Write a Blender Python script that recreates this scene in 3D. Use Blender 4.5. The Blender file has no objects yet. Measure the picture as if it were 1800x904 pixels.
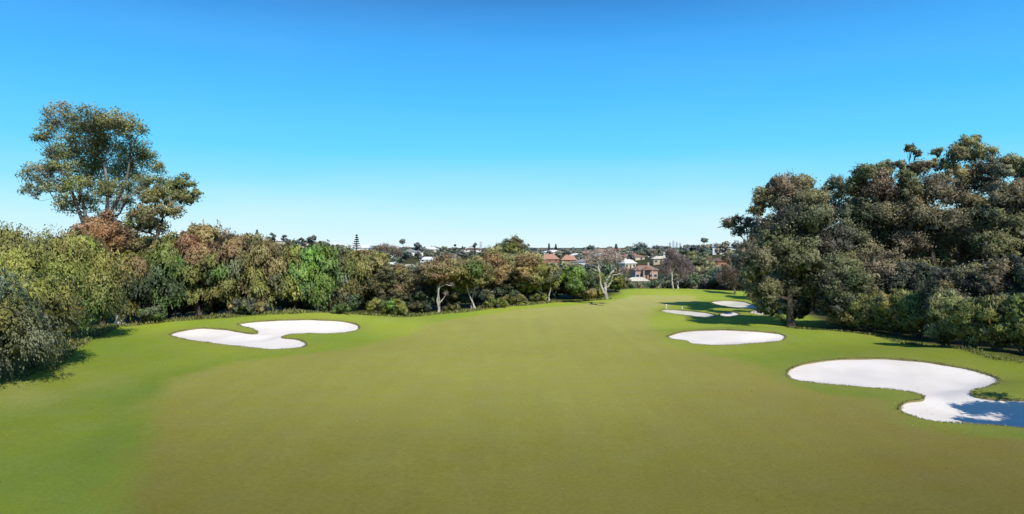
import bpy, math, random
import numpy as np
from mathutils import Vector
from mathutils.geometry import delaunay_2d_cdt

rng = np.random.default_rng(11)
random.seed(11)
SC = bpy.context.scene
COL = SC.collection
R = math.radians

# ------------------------------------------------------------------ camera
F = 1200.0                      # focal length in photo pixels (photo 1800 wide)
PITCH = math.atan((452 - 435) / F)
CAMZ = 8.0
cam = bpy.data.cameras.new('camera')
cam.lens = 24.0; cam.sensor_width = 36.0; cam.clip_start = 0.5; cam.clip_end = 20000
camo = bpy.data.objects.new('camera', cam)
camo.location = (0, 0, CAMZ); camo.rotation_euler = (math.pi / 2 - PITCH, 0, 0)
COL.objects.link(camo); SC.camera = camo

def ray(px, py):
    x = (px - 900) / F; v = (452 - py) / F
    c, s = math.cos(PITCH), math.sin(PITCH)
    y = c + v * s; z = v * c - s
    return np.array([x / y, 1.0, z / y])

def sstep(a, b, t):
    t = np.clip((t - a) / (b - a), 0, 1); return t * t * (3 - 2 * t)

def gauss(x, y, cx, cy, sx, sy, a):
    return a * np.exp(-((x - cx) / sx) ** 2 - ((y - cy) / sy) ** 2)

PY = np.array([-400, 122, 150, 200, 300, 450, 700, 900, 1200, 3000, 9000.])
PZ = np.array([0, 0, -2.2, -6, -9, -6, -1, 3.0, 3.4, 3, 0.])
def H(x, y):
    x = np.asarray(x, float); y = np.asarray(y, float)
    z = np.interp(y, PY, PZ)
    z = z + gauss(x, y, -24, 71, 12, 6, 1.25)          # mound holding the left bunker
    z = z + gauss(x, y, 31, 46, 10, 6, 1.0)           # ridge behind the right bunker
    z = z + gauss(x, y, 21, 61, 8, 4, 0.8)
    z = z + gauss(x, y, 28.2, 36.8, 3.2, 1.7, 0.55)   # small knob between the lobes
    z = z + gauss(x, y, 24, 118, 16, 10, 0.7)         # far green
    z = z + gauss(x, y, -34, 40, 14, 20, 0.5)
    z = z + gauss(x, y, -215, 590, 130, 170, 14)      # left hill
    z = z + gauss(x, y, 135, 400, 75, 120, 12)        # right hill
    z = z + gauss(x, y, 420, 900, 200, 250, 6)
    n = 0.10 * np.sin(x * .11 + 1.3) * np.sin(y * .083) + 0.05 * np.sin(x * .31 + y * .17) * np.sin(y * .23 - x * .12)
    m = sstep(150, 400, y) * 1.4 * np.sin(x * .017 + .5) * np.sin(y * .013)
    return z + n + m

def G(px, py):
    """ground point seen at a photo pixel"""
    r = ray(px, py); d = 8.0; step = .25
    while d < 6000:
        if CAMZ + r[2] * d <= float(H(r[0] * d, d)): break
        step = max(.25, d * .004); d += step
    lo, hi = d - step, d
    for _ in range(18):
        m = (lo + hi) / 2
        if CAMZ + r[2] * m <= float(H(r[0] * m, m)): hi = m
        else: lo = m
    return np.array([r[0] * hi, hi])

def P(px, py, d):
    r = ray(px, py); return np.array([r[0] * d, d, CAMZ + r[2] * d])

# ------------------------------------------------------------------ object helpers
def tag(o, label=None, cat=None, group=None, kind=None):
    if label: o['label'] = label
    if cat: o['category'] = cat
    if group: o['group'] = group
    if kind: o['kind'] = kind
    return o

def empty(name, loc, rz=0.0):
    o = bpy.data.objects.new(name, None); o.empty_display_size = .5
    o.location = [float(v) for v in loc]; o.rotation_euler = (0, 0, rz)
    COL.objects.link(o); return o

def link(name, me, mat, parent=None, loc=None):
    o = bpy.data.objects.new(name, me); COL.objects.link(o)
    if mat is not None:
        me.materials.clear() if len(me.materials) else None
        me.materials.append(mat)
    if parent is not None: o.parent = parent
    if loc is not None: o.location = [float(v) for v in loc]
    return o

def np_mesh(name, V, faces_flat, loop_tot, attrs=(), smooth=False):
    """faces_flat: flat vertex indices; loop_tot: loops per face array"""
    me = bpy.data.meshes.new(name)
    V = np.asarray(V, np.float32)
    me.vertices.add(len(V)); me.vertices.foreach_set('co', V.ravel())
    faces_flat = np.asarray(faces_flat, np.int32); loop_tot = np.asarray(loop_tot, np.int32)
    me.loops.add(len(faces_flat)); me.loops.foreach_set('vertex_index', faces_flat)
    st = np.concatenate([[0], np.cumsum(loop_tot)[:-1]]).astype(np.int32)
    me.polygons.add(len(loop_tot)); me.polygons.foreach_set('loop_start', st)
    me.polygons.foreach_set('loop_total', loop_tot)
    if smooth: me.polygons.foreach_set('use_smooth', np.ones(len(loop_tot), bool))
    for nm, typ, data in attrs:
        a = me.attributes.new(nm, typ, 'POINT')
        key = 'color' if typ == 'FLOAT_COLOR' else ('vector' if typ == 'FLOAT_VECTOR' else 'value')
        a.data.foreach_set(key, np.asarray(data, np.float32).ravel())
    me.update(calc_edges=True)
    return me

# ------------------------------------------------------------------ materials
def new_mat(name):
    m = bpy.data.materials.new(name); m.use_nodes = True
    nt = m.node_tree; nt.nodes.clear()
    return m, nt, nt.nodes, nt.links

def mat_leaf(name, transl=.45, soft=.85):
    m, nt, N, L = new_mat(name)
    out = N.new('ShaderNodeOutputMaterial')
    ac = N.new('ShaderNodeAttribute'); ac.attribute_name = 'col'
    an = N.new('ShaderNodeAttribute'); an.attribute_name = 'cn'
    vt = N.new('ShaderNodeVectorTransform'); vt.vector_type = 'NORMAL'; vt.convert_from = 'OBJECT'; vt.convert_to = 'WORLD'
    L.new(an.outputs['Vector'], vt.inputs[0])
    ge = N.new('ShaderNodeNewGeometry')
    s1 = N.new('ShaderNodeVectorMath'); s1.operation = 'SCALE'; s1.inputs['Scale'].default_value = soft
    s2 = N.new('ShaderNodeVectorMath'); s2.operation = 'SCALE'; s2.inputs['Scale'].default_value = 1 - soft
    L.new(vt.outputs[0], s1.inputs[0]); L.new(ge.outputs['Normal'], s2.inputs[0])
    ad = N.new('ShaderNodeVectorMath'); ad.operation = 'ADD'
    L.new(s1.outputs[0], ad.inputs[0]); L.new(s2.outputs[0], ad.inputs[1])
    nm = N.new('ShaderNodeVectorMath'); nm.operation = 'NORMALIZE'; L.new(ad.outputs[0], nm.inputs[0])
    oi = N.new('ShaderNodeObjectInfo')
    hs = N.new('ShaderNodeHueSaturation'); L.new(ac.outputs['Color'], hs.inputs['Color'])
    mr = N.new('ShaderNodeMapRange'); mr.inputs[3].default_value = .495; mr.inputs[4].default_value = .508
    L.new(oi.outputs['Random'], mr.inputs[0]); L.new(mr.outputs[0], hs.inputs['Hue'])
    df = N.new('ShaderNodeBsdfDiffuse'); L.new(hs.outputs[0], df.inputs['Color']); L.new(nm.outputs[0], df.inputs['Normal'])
    tr = N.new('ShaderNodeBsdfTranslucent'); L.new(hs.outputs[0], tr.inputs['Color'])
    mx = N.new('ShaderNodeMixShader'); mx.inputs[0].default_value = transl
    L.new(df.outputs[0], mx.inputs[1]); L.new(tr.outputs[0], mx.inputs[2])
    gl = N.new('ShaderNodeBsdfGlossy'); gl.inputs['Roughness'].default_value = .55; gl.inputs['Color'].default_value = (.8, .85, .9, 1)
    m2 = N.new('ShaderNodeMixShader'); m2.inputs[0].default_value = .03
    L.new(mx.outputs[0], m2.inputs[1]); L.new(gl.outputs[0], m2.inputs[2])
    L.new(m2.outputs[0], out.inputs[0])
    return m

def mat_noise(name, c1, c2, scale=3.0, rough=.9, bump=0.0, bscale=20., stretch=(1, 1, 1), detail=6, spec=.2, metallic=0.0):
    m, nt, N, L = new_mat(name)
    out = N.new('ShaderNodeOutputMaterial'); bs = N.new('ShaderNodeBsdfPrincipled')
    tc = N.new('ShaderNodeTexCoord'); mp = N.new('ShaderNodeMapping'); mp.inputs['Scale'].default_value = stretch
    L.new(tc.outputs['Object'], mp.inputs[0])
    no = N.new('ShaderNodeTexNoise'); no.inputs['Scale'].default_value = scale; no.inputs['Detail'].default_value = detail
    L.new(mp.outputs[0], no.inputs['Vector'])
    cr = N.new('ShaderNodeValToRGB'); cr.color_ramp.elements[0].position = .35; cr.color_ramp.elements[1].position = .65
    cr.color_ramp.elements[0].color = (*c1, 1); cr.color_ramp.elements[1].color = (*c2, 1)
    L.new(no.outputs['Fac'], cr.inputs[0]); L.new(cr.outputs[0], bs.inputs['Base Color'])
    bs.inputs['Roughness'].default_value = rough; bs.inputs['Specular IOR Level'].default_value = spec
    bs.inputs['Metallic'].default_value = metallic
    if bump:
        n2 = N.new('ShaderNodeTexNoise'); n2.inputs['Scale'].default_value = bscale; L.new(mp.outputs[0], n2.inputs['Vector'])
        bp = N.new('ShaderNodeBump'); bp.inputs['Strength'].default_value = bump; bp.inputs['Distance'].default_value = .05
        L.new(n2.outputs['Fac'], bp.inputs['Height']); L.new(bp.outputs[0], bs.inputs['Normal'])
    L.new(bs.outputs[0], out.inputs[0])
    return m

def mat_ground():
    m, nt, N, L = new_mat('turf')
    out = N.new('ShaderNodeOutputMaterial'); bs = N.new('ShaderNodeBsdfPrincipled')
    ac = N.new('ShaderNodeAttribute'); ac.attribute_name = 'col'
    ar = N.new('ShaderNodeAttribute'); ar.attribute_name = 'wild'
    tc = N.new('ShaderNodeTexCoord')
    def noise(scale, detail=5, st=(1, 1, 1), rough=.55):
        mp = N.new('ShaderNodeMapping'); mp.inputs['Scale'].default_value = st; L.new(tc.outputs['Object'], mp.inputs[0])
        n = N.new('ShaderNodeTexNoise'); n.inputs['Scale'].default_value = scale; n.inputs['Detail'].default_value = detail
        n.inputs['Roughness'].default_value = rough
        L.new(mp.outputs[0], n.inputs['Vector']); return n
    def rng_(sock, a, b, lo=.3, hi=.7):
        r = N.new('ShaderNodeMapRange'); r.inputs[1].default_value = lo; r.inputs[2].default_value = hi
        r.inputs[3].default_value = a; r.inputs[4].default_value = b; L.new(sock, r.inputs[0]); return r.outputs[0]
    def mul(a, b):
        k = N.new('ShaderNodeMath'); k.operation = 'MULTIPLY'; L.new(a, k.inputs[0]); L.new(b, k.inputs[1]); return k.outputs[0]
    v = mul(rng_(noise(.08, 3).outputs['Fac'], .95, 1.05), rng_(noise(.9, 6).outputs['Fac'], .975, 1.025))
    v = mul(v, rng_(noise(7, 5).outputs['Fac'], .90, 1.10))
    v = mul(v, rng_(noise(.8, 3, (1, .06, 1)).outputs['Fac'], .97, 1.03))
    hs = N.new('ShaderNodeHueSaturation'); L.new(ac.outputs['Color'], hs.inputs['Color']); L.new(v, hs.inputs['Value'])
    hn = noise(.22, 5); L.new(rng_(hn.outputs['Fac'], .495, .505), hs.inputs['Hue'])
    sn = noise(.5, 5); L.new(rng_(sn.outputs['Fac'], .96, 1.04), hs.inputs['Saturation'])
    # wild ground: brown and olive patches, kept dark to paint shade under trees
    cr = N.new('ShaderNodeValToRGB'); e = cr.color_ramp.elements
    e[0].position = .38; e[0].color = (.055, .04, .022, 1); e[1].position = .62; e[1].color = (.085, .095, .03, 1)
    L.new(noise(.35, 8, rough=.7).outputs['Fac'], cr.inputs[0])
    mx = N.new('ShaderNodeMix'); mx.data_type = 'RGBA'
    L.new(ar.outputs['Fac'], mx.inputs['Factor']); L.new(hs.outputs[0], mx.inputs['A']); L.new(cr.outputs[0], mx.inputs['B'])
    L.new(mx.outputs['Result'], bs.inputs['Base Color'])
    bs.inputs['Roughness'].default_value = .95; bs.inputs['Specular IOR Level'].default_value = .08
    bp = N.new('ShaderNodeBump'); bp.inputs['Strength'].default_value = .35; bp.inputs['Distance'].default_value = .06
    L.new(noise(5, 8, rough=.7).outputs['Fac'], bp.inputs['Height']); L.new(bp.outputs[0], bs.inputs['Normal'])
    L.new(bs.outputs[0], out.inputs[0])
    return m

M_LEAF = mat_leaf('leaf')
M_TWIG = mat_leaf('twig', .05, .4)
M_BARK = mat_noise('dark_bark', (.045, .035, .028), (.11, .09, .075), 4, .95, .6, 14, (1, 1, .25))
M_PALE = mat_noise('pale_bark', (.28, .25, .21), (.56, .52, .45), 2.5, .85, .3, 10, (1, 1, .3))
M_GREYB = mat_noise('grey_bark', (.12, .105, .09), (.26, .235, .21), 3, .9, .5, 12, (1, 1, .3))
def _sand(name, c1, c2):
    m = mat_noise(name, c1, c2, .35, .95, .35, 7, spec=.1); N = m.node_tree.nodes; L = m.node_tree.links
    bp = [n for n in N if n.type == 'BUMP'][0]; tc = [n for n in N if n.type == 'TEX_COORD'][0]
    wv = N.new('ShaderNodeTexWave'); wv.inputs['Scale'].default_value = 2.2; wv.inputs['Distortion'].default_value = 9; wv.inputs['Detail'].default_value = 2; wv.inputs['Detail Scale'].default_value = .25
    L.new(tc.outputs['Object'], wv.inputs['Vector'])
    b2 = N.new('ShaderNodeBump'); b2.inputs['Strength'].default_value = .16; b2.inputs['Distance'].default_value = .05
    L.new(wv.outputs['Fac'], b2.inputs['Height']); L.new(bp.outputs[0], b2.inputs['Normal'])
    bs = [n for n in N if n.type == 'BSDF_PRINCIPLED'][0]; L.new(b2.outputs[0], bs.inputs['Normal'])
    return m
M_SAND = _sand('bunker_sand', (.80, .73, .65), (.88, .815, .735))
M_SANDR = _sand('warm_bunker_sand', (.74, .665, .585), (.83, .76, .68))
M_SAND2 = _sand('bunker_sand_cream', (.62, .58, .46), (.74, .70, .58))
M_TURF = mat_ground()

# ------------------------------------------------------------------ bunkers: outlines in the ground plane
def spline(pts, n=10):
    p = np.array(pts, float); k = len(p); out = []
    for i in range(k):
        a, b, c, d = p[i - 1], p[i], p[(i + 1) % k], p[(i + 2) % k]
        for j in range(n):
            t = j / n
            out.append(.5 * ((2 * b) + (-a + c) * t + (2 * a - 5 * b + 4 * c - d) * t * t + (-a + 3 * b - 3 * c + d) * t ** 3))
    return np.array(out)

BUNKERS = [
    dict(label='white sand bunker with two winding lobes left of the fairway before the weeping trees', mat=M_SAND,
         px=[(300, 588), (322, 581), (356, 577), (395, 579), (430, 585), (452, 586), (447, 579), (424, 573), (420, 569), (455, 565), (520, 562), (580, 563), (620, 568), (631, 575),
             (622, 582), (590, 586), (545, 586), (512, 588), (495, 593), (525, 597), (537, 604), (528, 611), (480, 614), (430, 610), (370, 603), (322, 596)]),
    dict(label='largest white sand bunker, nearest on the right, its second lobe in tree shadow', mat=M_SANDR,
         px=[(1384, 657), (1392, 647), (1425, 637), (1480, 631), (1550, 630), (1620, 635), (1690, 646), (1738, 658), (1756, 668), (1742, 678), (1712, 686), (1708, 692), (1724, 698),
             (1760, 702), (1810, 703), (1870, 706), (1930, 716), (1960, 735), (1930, 752), (1870, 757), (1800, 752), (1740, 747), (1680, 744), (1630, 738), (1590, 726), (1582, 716),
             (1592, 707), (1622, 702), (1622, 696), (1600, 689), (1560, 684), (1500, 679), (1440, 674), (1396, 667)]),
    dict(label='oval white sand bunker on the right beside the dark trees, just above the largest bunker', mat=M_SANDR,
         px=[(1174, 591), (1200, 583), (1240, 580), (1290, 580), (1340, 583), (1372, 587), (1380, 593), (1368, 600), (1320, 604), (1265, 607), (1222, 605), (1205, 599), (1182, 596)]),
    dict(label='thin pale sliver of sand bunker lying furthest left of the far right group', mat=M_SAND2,
         px=[(1160, 546), (1176, 544), (1210, 546), (1245, 550), (1258, 555), (1240, 558), (1205, 554), (1175, 550)]),
    dict(label='cream sand bunker highest up the fairway, partly crossed by tree shadows', mat=M_SAND2,
         px=[(1250, 531), (1272, 528.5), (1305, 530), (1322, 535), (1348, 541), (1320, 542.5), (1285, 540), (1262, 536)]),
    dict(label='small sand patch bunker between tree shadows on the far right of the fairway', mat=M_SANDR,
         px=[(1264, 552), (1276, 548.5), (1292, 548.5), (1300, 552), (1288, 556), (1272, 556)]),
    dict(label='pale sand bunker glimpsed beside the dark trunks, beyond the tree shadows', mat=M_SAND2,
         px=[(1318, 549), (1334, 543.5), (1366, 544), (1376, 548), (1362, 553), (1338, 554)]),
]
for b in BUNKERS:
    sp = spline(b['px'], 6)
    b['poly'] = np.array([G(*q) for q in sp])

def seg_dist(X, Y, poly):
    """(distance, inside) of points to a closed polygon"""
    d = np.full(X.shape, 1e9); ins = np.zeros(X.shape, bool)
    A = poly; B = np.roll(poly, -1, 0)
    for a, b in zip(A, B):
        ab = b - a; l2 = max(ab @ ab, 1e-9)
        t = np.clip(((X - a[0]) * ab[0] + (Y - a[1]) * ab[1]) / l2, 0, 1)
        d = np.minimum(d, np.hypot(X - a[0] - t * ab[0], Y - a[1] - t * ab[1]))
        c = (a[1] > Y) != (b[1] > Y)
        with np.errstate(divide='ignore', invalid='ignore'):
            xi = a[0] + (Y - a[1]) / (b[1] - a[1] if b[1] != a[1] else 1e-9) * ab[0]
        ins ^= c & (X < xi)
    return d, ins

def sdist(X, Y, poly):
    d, i = seg_dist(X, Y, poly); return np.where(i, d, -d)

# mown area (outside it: scrub ground, dark brown to paint the shade under trees)
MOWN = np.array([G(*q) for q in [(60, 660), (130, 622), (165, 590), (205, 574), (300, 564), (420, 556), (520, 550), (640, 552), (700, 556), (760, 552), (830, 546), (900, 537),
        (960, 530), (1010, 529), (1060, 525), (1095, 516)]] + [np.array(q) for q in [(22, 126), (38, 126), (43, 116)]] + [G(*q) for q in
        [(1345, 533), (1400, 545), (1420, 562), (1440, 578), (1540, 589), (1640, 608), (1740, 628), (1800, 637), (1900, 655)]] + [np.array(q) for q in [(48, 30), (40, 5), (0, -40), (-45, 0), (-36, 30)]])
# fairway (outside it but mown: rough)
FAIR = np.array([G(*q) for q in [(185, 940), (205, 870), (240, 780), (262, 705), (300, 665), (400, 640), (540, 622), (650, 605), (720, 590), (740, 572), (850, 553), (950, 541), (1060, 532), (1110, 519),
        (1220, 520), (1230, 530), (1150, 541), (1140, 560), (1150, 580), (1160, 600), (1230, 618), (1330, 640), (1370, 668), (1450, 690), (1560, 705), (1590, 745), (1700, 765), (1850, 775)]] +
        [np.array(q) for q in [(30, 20), (20, -30), (-20, -30), (-14, 14)]])

# ------------------------------------------------------------------ ground sheet
pts = []
y = -60.0
while y < 9000:
    st = 1.0 if 10 < y < 130 else (4.0 if y <= 10 else max(1.0, y * .016))
    st_x = st * 1.25 if y < 135 else st * 1.8
    ext = 75 + .95 * max(y, 0)
    dense = 48 + .45 * max(y, 0)
    if y < 135:
        xs = np.concatenate([np.arange(-dense, dense, st_x), -dense - np.arange(4, ext - dense + 4, 6), dense + np.arange(4, ext - dense + 4, 6)])
    else:
        xs = np.arange(-ext, ext, st_x)
    for x in xs:
        pts.append((x + rng.uniform(-.2, .2) * st, y + rng.uniform(-.2, .2) * st))
    y += st
pts += [(-9000, -400), (9000, -400), (-9000, 9000), (9000, 9000), (-9000, 3000), (9000, 3000)]
pts = np.array(pts)
keep = np.ones(len(pts), bool)
for b in BUNKERS:
    c = b['poly'].mean(0); near = np.hypot(*(pts - c).T) < 40
    idx = np.where(near)[0]
    d, i = seg_dist(pts[idx, 0], pts[idx, 1], b['poly'])
    keep[idx[(d < .35) | i]] = False
pts = pts[keep]
extra, edges, n0 = [], [], 0
for b in BUNKERS:
    k = len(b['poly']); base = sum(len(e) for e in extra)
    extra.append(b['poly']); edges += [(base + i, base + (i + 1) % k) for i in range(k)]
allp = np.concatenate(extra + [pts])
vo, eo, fo, *_ = delaunay_2d_cdt([Vector((float(p[0]), float(p[1]))) for p in allp], edges, [], 0, 1e-5)
V2 = np.array([(v.x, v.y) for v in vo])
T = np.array([f for f in fo if len(f) == 3])
cen = V2[T].mean(1)
inb = np.zeros(len(T), bool)
for b in BUNKERS:
    c = b['poly'].mean(0); idx = np.where(np.hypot(*(cen - c).T) < 60)[0]
    inb[idx] |= seg_dist(cen[idx, 0], cen[idx, 1], b['poly'])[1]
T = T[~inb]
a2 = np.cross(V2[T[:, 1]] - V2[T[:, 0]], V2[T[:, 2]] - V2[T[:, 0]]); T[a2 < 0] = T[a2 < 0][:, ::-1]
LIP = .15
Z = H(V2[:, 0], V2[:, 1])
GV = [np.column_stack([V2, Z])]; GT = [T]; off = len(V2)
lipmask = [np.zeros(len(V2))]
for b in BUNKERS:
    p = b['poly']; k = len(p); z = H(p[:, 0], p[:, 1])
    ar = .5 * np.sum(p[:, 0] * np.roll(p[:, 1], -1) - np.roll(p[:, 0], -1) * p[:, 1]); b['ccw'] = ar > 0
    top = np.column_stack([p, z]); bot = np.column_stack([p, z - LIP - .1])
    GV += [top, bot]; lipmask.append(np.ones(2 * k))
    i = np.arange(k); j = (i + 1) % k
    q = np.concatenate([np.column_stack([i, j, j + k]), np.column_stack([i, j + k, i + k])]) + off
    if not b['ccw']: q = q[:, ::-1]
    GT.append(q[:, ::-1]); off += 2 * k
GV = np.concatenate(GV); GT = np.concatenate(GT); lipmask = np.concatenate(lipmask)
X, Y = GV[:, 0], GV[:, 1]
# colours
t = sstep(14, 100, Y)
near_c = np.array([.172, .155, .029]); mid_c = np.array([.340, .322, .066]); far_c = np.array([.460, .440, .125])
fc = near_c + (mid_c - near_c) * sstep(14, 46, Y)[:, None] + (far_c - mid_c) * sstep(46, 112, Y)[:, None]  # near darkening painted in for vignette, far paling for the oblique view
# browner and darker on the right of the near fairway, darker on the left
w = (sstep(2, 18, X) * (1 - sstep(34, 66, Y)))[:, None]; fc = fc * (1 - w * np.array([.16, .24, .12]))
fc = fc * (1 - .12 * (1 - sstep(-20, -4, X)) * (1 - sstep(50, 80, Y)))[:, None]
sdf = sdist(X, Y, FAIR)
wob = .9 * np.sin(X * .5 + Y * .21) + .6 * np.sin(Y * .6 - X * .3)
rough_l = np.array([.182, .228, .030]) + (np.array([.335, .410, .048]) - np.array([.182, .228, .030])) * sstep(25, 85, Y)[:, None]  # rough painted darker near the camera, like the fairway
pat = .5 + .5 * np.sin(X * .33 + 1.7 * np.sin(Y * .11)) * np.sin(Y * .19 + 1.1 * np.sin(X * .17))
rough_l = rough_l * (.94 + .14 * pat[:, None]) * (1 + np.array([.16, 0, .05]) * (pat[:, None] - .4))
rough_l = rough_l * (1 - .12 * (sstep(10, 30, X) * (1 - sstep(90, 110, Y)))[:, None])
fr = sstep(-.5, .5, sdf + wob * .12)[:, None]
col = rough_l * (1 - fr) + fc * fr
# dark green band on the rough side of the near-left fairway line
bd = .35 * np.exp(-((sdf + .9) / .8) ** 2) * (X < -5) * (1 - sstep(38, 50, Y))
col = col * (1 - .30 * bd[:, None] * np.array([1.1, .75, .5]))
bmin = np.full(len(X), 99.)
for b in BUNKERS:
    c = b['poly'].mean(0); idx = np.where(np.hypot(X - c[0], Y - c[1]) < 40)[0]
    d, _ = seg_dist(X[idx], Y[idx], b['poly']); bmin[idx] = np.minimum(bmin[idx], d)
straw = gauss(X, Y, -26, 36, 3.5, 5, .6)[:, None] + gauss(X, Y, -12, 72, 7, 2.5, .3)[:, None] + gauss(X, Y, 8, 118, 9, 5, .3)[:, None]
straw = np.clip(straw * (.6 + .6 * np.sin(X * .9 + Y * .4)[:, None] * np.sin(Y * .7)[:, None]), 0, 1)
col = col * (1 - straw) + np.array([.36, .34, .11]) * straw
halo = np.exp(-(bmin / 1.3) ** 2)[:, None] * .35
col = col * (1 - halo) + np.array([.27, .25, .07]) * halo
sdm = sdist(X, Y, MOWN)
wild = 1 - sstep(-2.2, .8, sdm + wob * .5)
lip = lipmask[:, None]; col = col * (1 - lip) + np.array([.26, .22, .10]) * lip
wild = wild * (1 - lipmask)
far_w = sstep(160, 260, Y)[:, None]
colA = np.column_stack([col, np.ones(len(col))])
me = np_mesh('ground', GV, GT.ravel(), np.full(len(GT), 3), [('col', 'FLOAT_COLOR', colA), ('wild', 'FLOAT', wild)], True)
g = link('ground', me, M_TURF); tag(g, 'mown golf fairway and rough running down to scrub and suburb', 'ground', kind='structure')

for bi, b in enumerate(BUNKERS):
    p = b['poly']; lo, hi = p.min(0), p.max(0)
    s = .45 if bi < 3 else .8
    gx, gy = np.meshgrid(np.arange(lo[0], hi[0], s), np.arange(lo[1], hi[1], s)); gx = gx.ravel() + rng.uniform(-.1, .1, gx.size); gy = gy.ravel() + rng.uniform(-.1, .1, gy.size)
    d, i = seg_dist(gx, gy, p); k = i & (d > .2)
    q = np.concatenate([p, np.column_stack([gx[k], gy[k]])])
    vo, eo, fo, *_ = delaunay_2d_cdt([Vector((float(a[0]), float(a[1]))) for a in q], [(i, (i + 1) % len(p)) for i in range(len(p))], [], 1, 1e-5)
    v2 = np.array([(v.x, v.y) for v in vo]); T = np.array([f for f in fo if len(f) == 3])
    a2 = np.cross(v2[T[:, 1]] - v2[T[:, 0]], v2[T[:, 2]] - v2[T[:, 0]]); T[a2 < 0] = T[a2 < 0][:, ::-1]
    d, _ = seg_dist(v2[:, 0], v2[:, 1], p)
    z = H(v2[:, 0], v2[:, 1]) - LIP - .22 * sstep(0, 2.2, d) + .02 * np.sin(v2[:, 0] * 2.1) * np.sin(v2[:, 1] * 1.7)
    z = z + .10 * (1 - sstep(0, .8, d)) * .6
    me = np_mesh('sand_bunker', np.column_stack([v2, z]), T.ravel(), np.full(len(T), 3), smooth=True)
    o = link('sand_bunker', me, b['mat']); tag(o, b['label'], 'sand bunker', 'sand bunkers', 'thing')

# ------------------------------------------------------------------ tree building
LEAFGAIN = 3.2
class Acc:
    """accumulates leaf quads or tubes"""
    def __init__(s): s.V = []; s.F = []; s.C = []; s.Nn = []; s.n = 0
    def quads(s, V4, C, Nn):
        k = len(V4); s.V.append(V4.reshape(-1, 3)); s.C.append(np.repeat(C, 4, 0)); s.Nn.append(np.repeat(Nn, 4, 0))
        s.F.append(np.arange(k * 4).reshape(-1, 4) + s.n); s.n += k * 4
    def tube(s, P_, r_, sides=6, color=(.2, .15, .12)):
        P_ = np.array(P_, float); r_ = np.array(r_, float); k = len(P_)
        tan = np.gradient(P_, axis=0); tan /= np.linalg.norm(tan, axis=1)[:, None] + 1e-9
        up = np.array([.31, .17, .93]); u = np.cross(tan, up); bad = np.linalg.norm(u, axis=1) < .1; u[bad] = np.cross(tan[bad], [1, 0, 0])
        u /= np.linalg.norm(u, axis=1)[:, None]; v = np.cross(tan, u)
        a = np.linspace(0, 2 * math.pi, sides, endpoint=False)
        ring = P_[:, None] + r_[:, None, None] * (u[:, None] * np.cos(a)[None, :, None] + v[:, None] * np.sin(a)[None, :, None])
        s.V.append(ring.reshape(-1, 3)); s.C.append(np.tile(color, (k * sides, 1)))
        nr = (ring - P_[:, None]); nr = nr / (np.linalg.norm(nr, axis=2)[..., None] + 1e-9); s.Nn.append(nr.reshape(-1, 3))
        i = np.arange(k - 1)[:, None] * sides; j = np.arange(sides)[None]; j2 = (j + 1) % sides
        q = np.stack([i + j, i + j2, i + sides + j2, i + sides + j], -1).reshape(-1, 4) + s.n
        s.F.append(q); s.n += k * sides
    def mesh(s, name, smooth=False):
        V = np.concatenate(s.V); Fq = np.concatenate(s.F); C = np.column_stack([np.concatenate(s.C), np.ones(len(V))]); Nn = np.concatenate(s.Nn)
        return np_mesh(name, V, Fq.ravel(), np.full(len(Fq), 4), [('col', 'FLOAT_COLOR', C), ('cn', 'FLOAT_VECTOR', Nn)], smooth)

def unit(a): return a / (np.linalg.norm(a, axis=-1, keepdims=True) + 1e-9)

def put_leaves(acc, c, L, W, dirs, nrm, cn, colr):
    side = unit(np.cross(dirs, nrm))
    dl = dirs * (L / 2)[:, None]; sw = side * (W / 2)[:, None]
    acc.quads(np.stack([c - dl, c + sw - dl * .1, c + dl, c - sw - dl * .1], 1), colr, cn)

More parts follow.
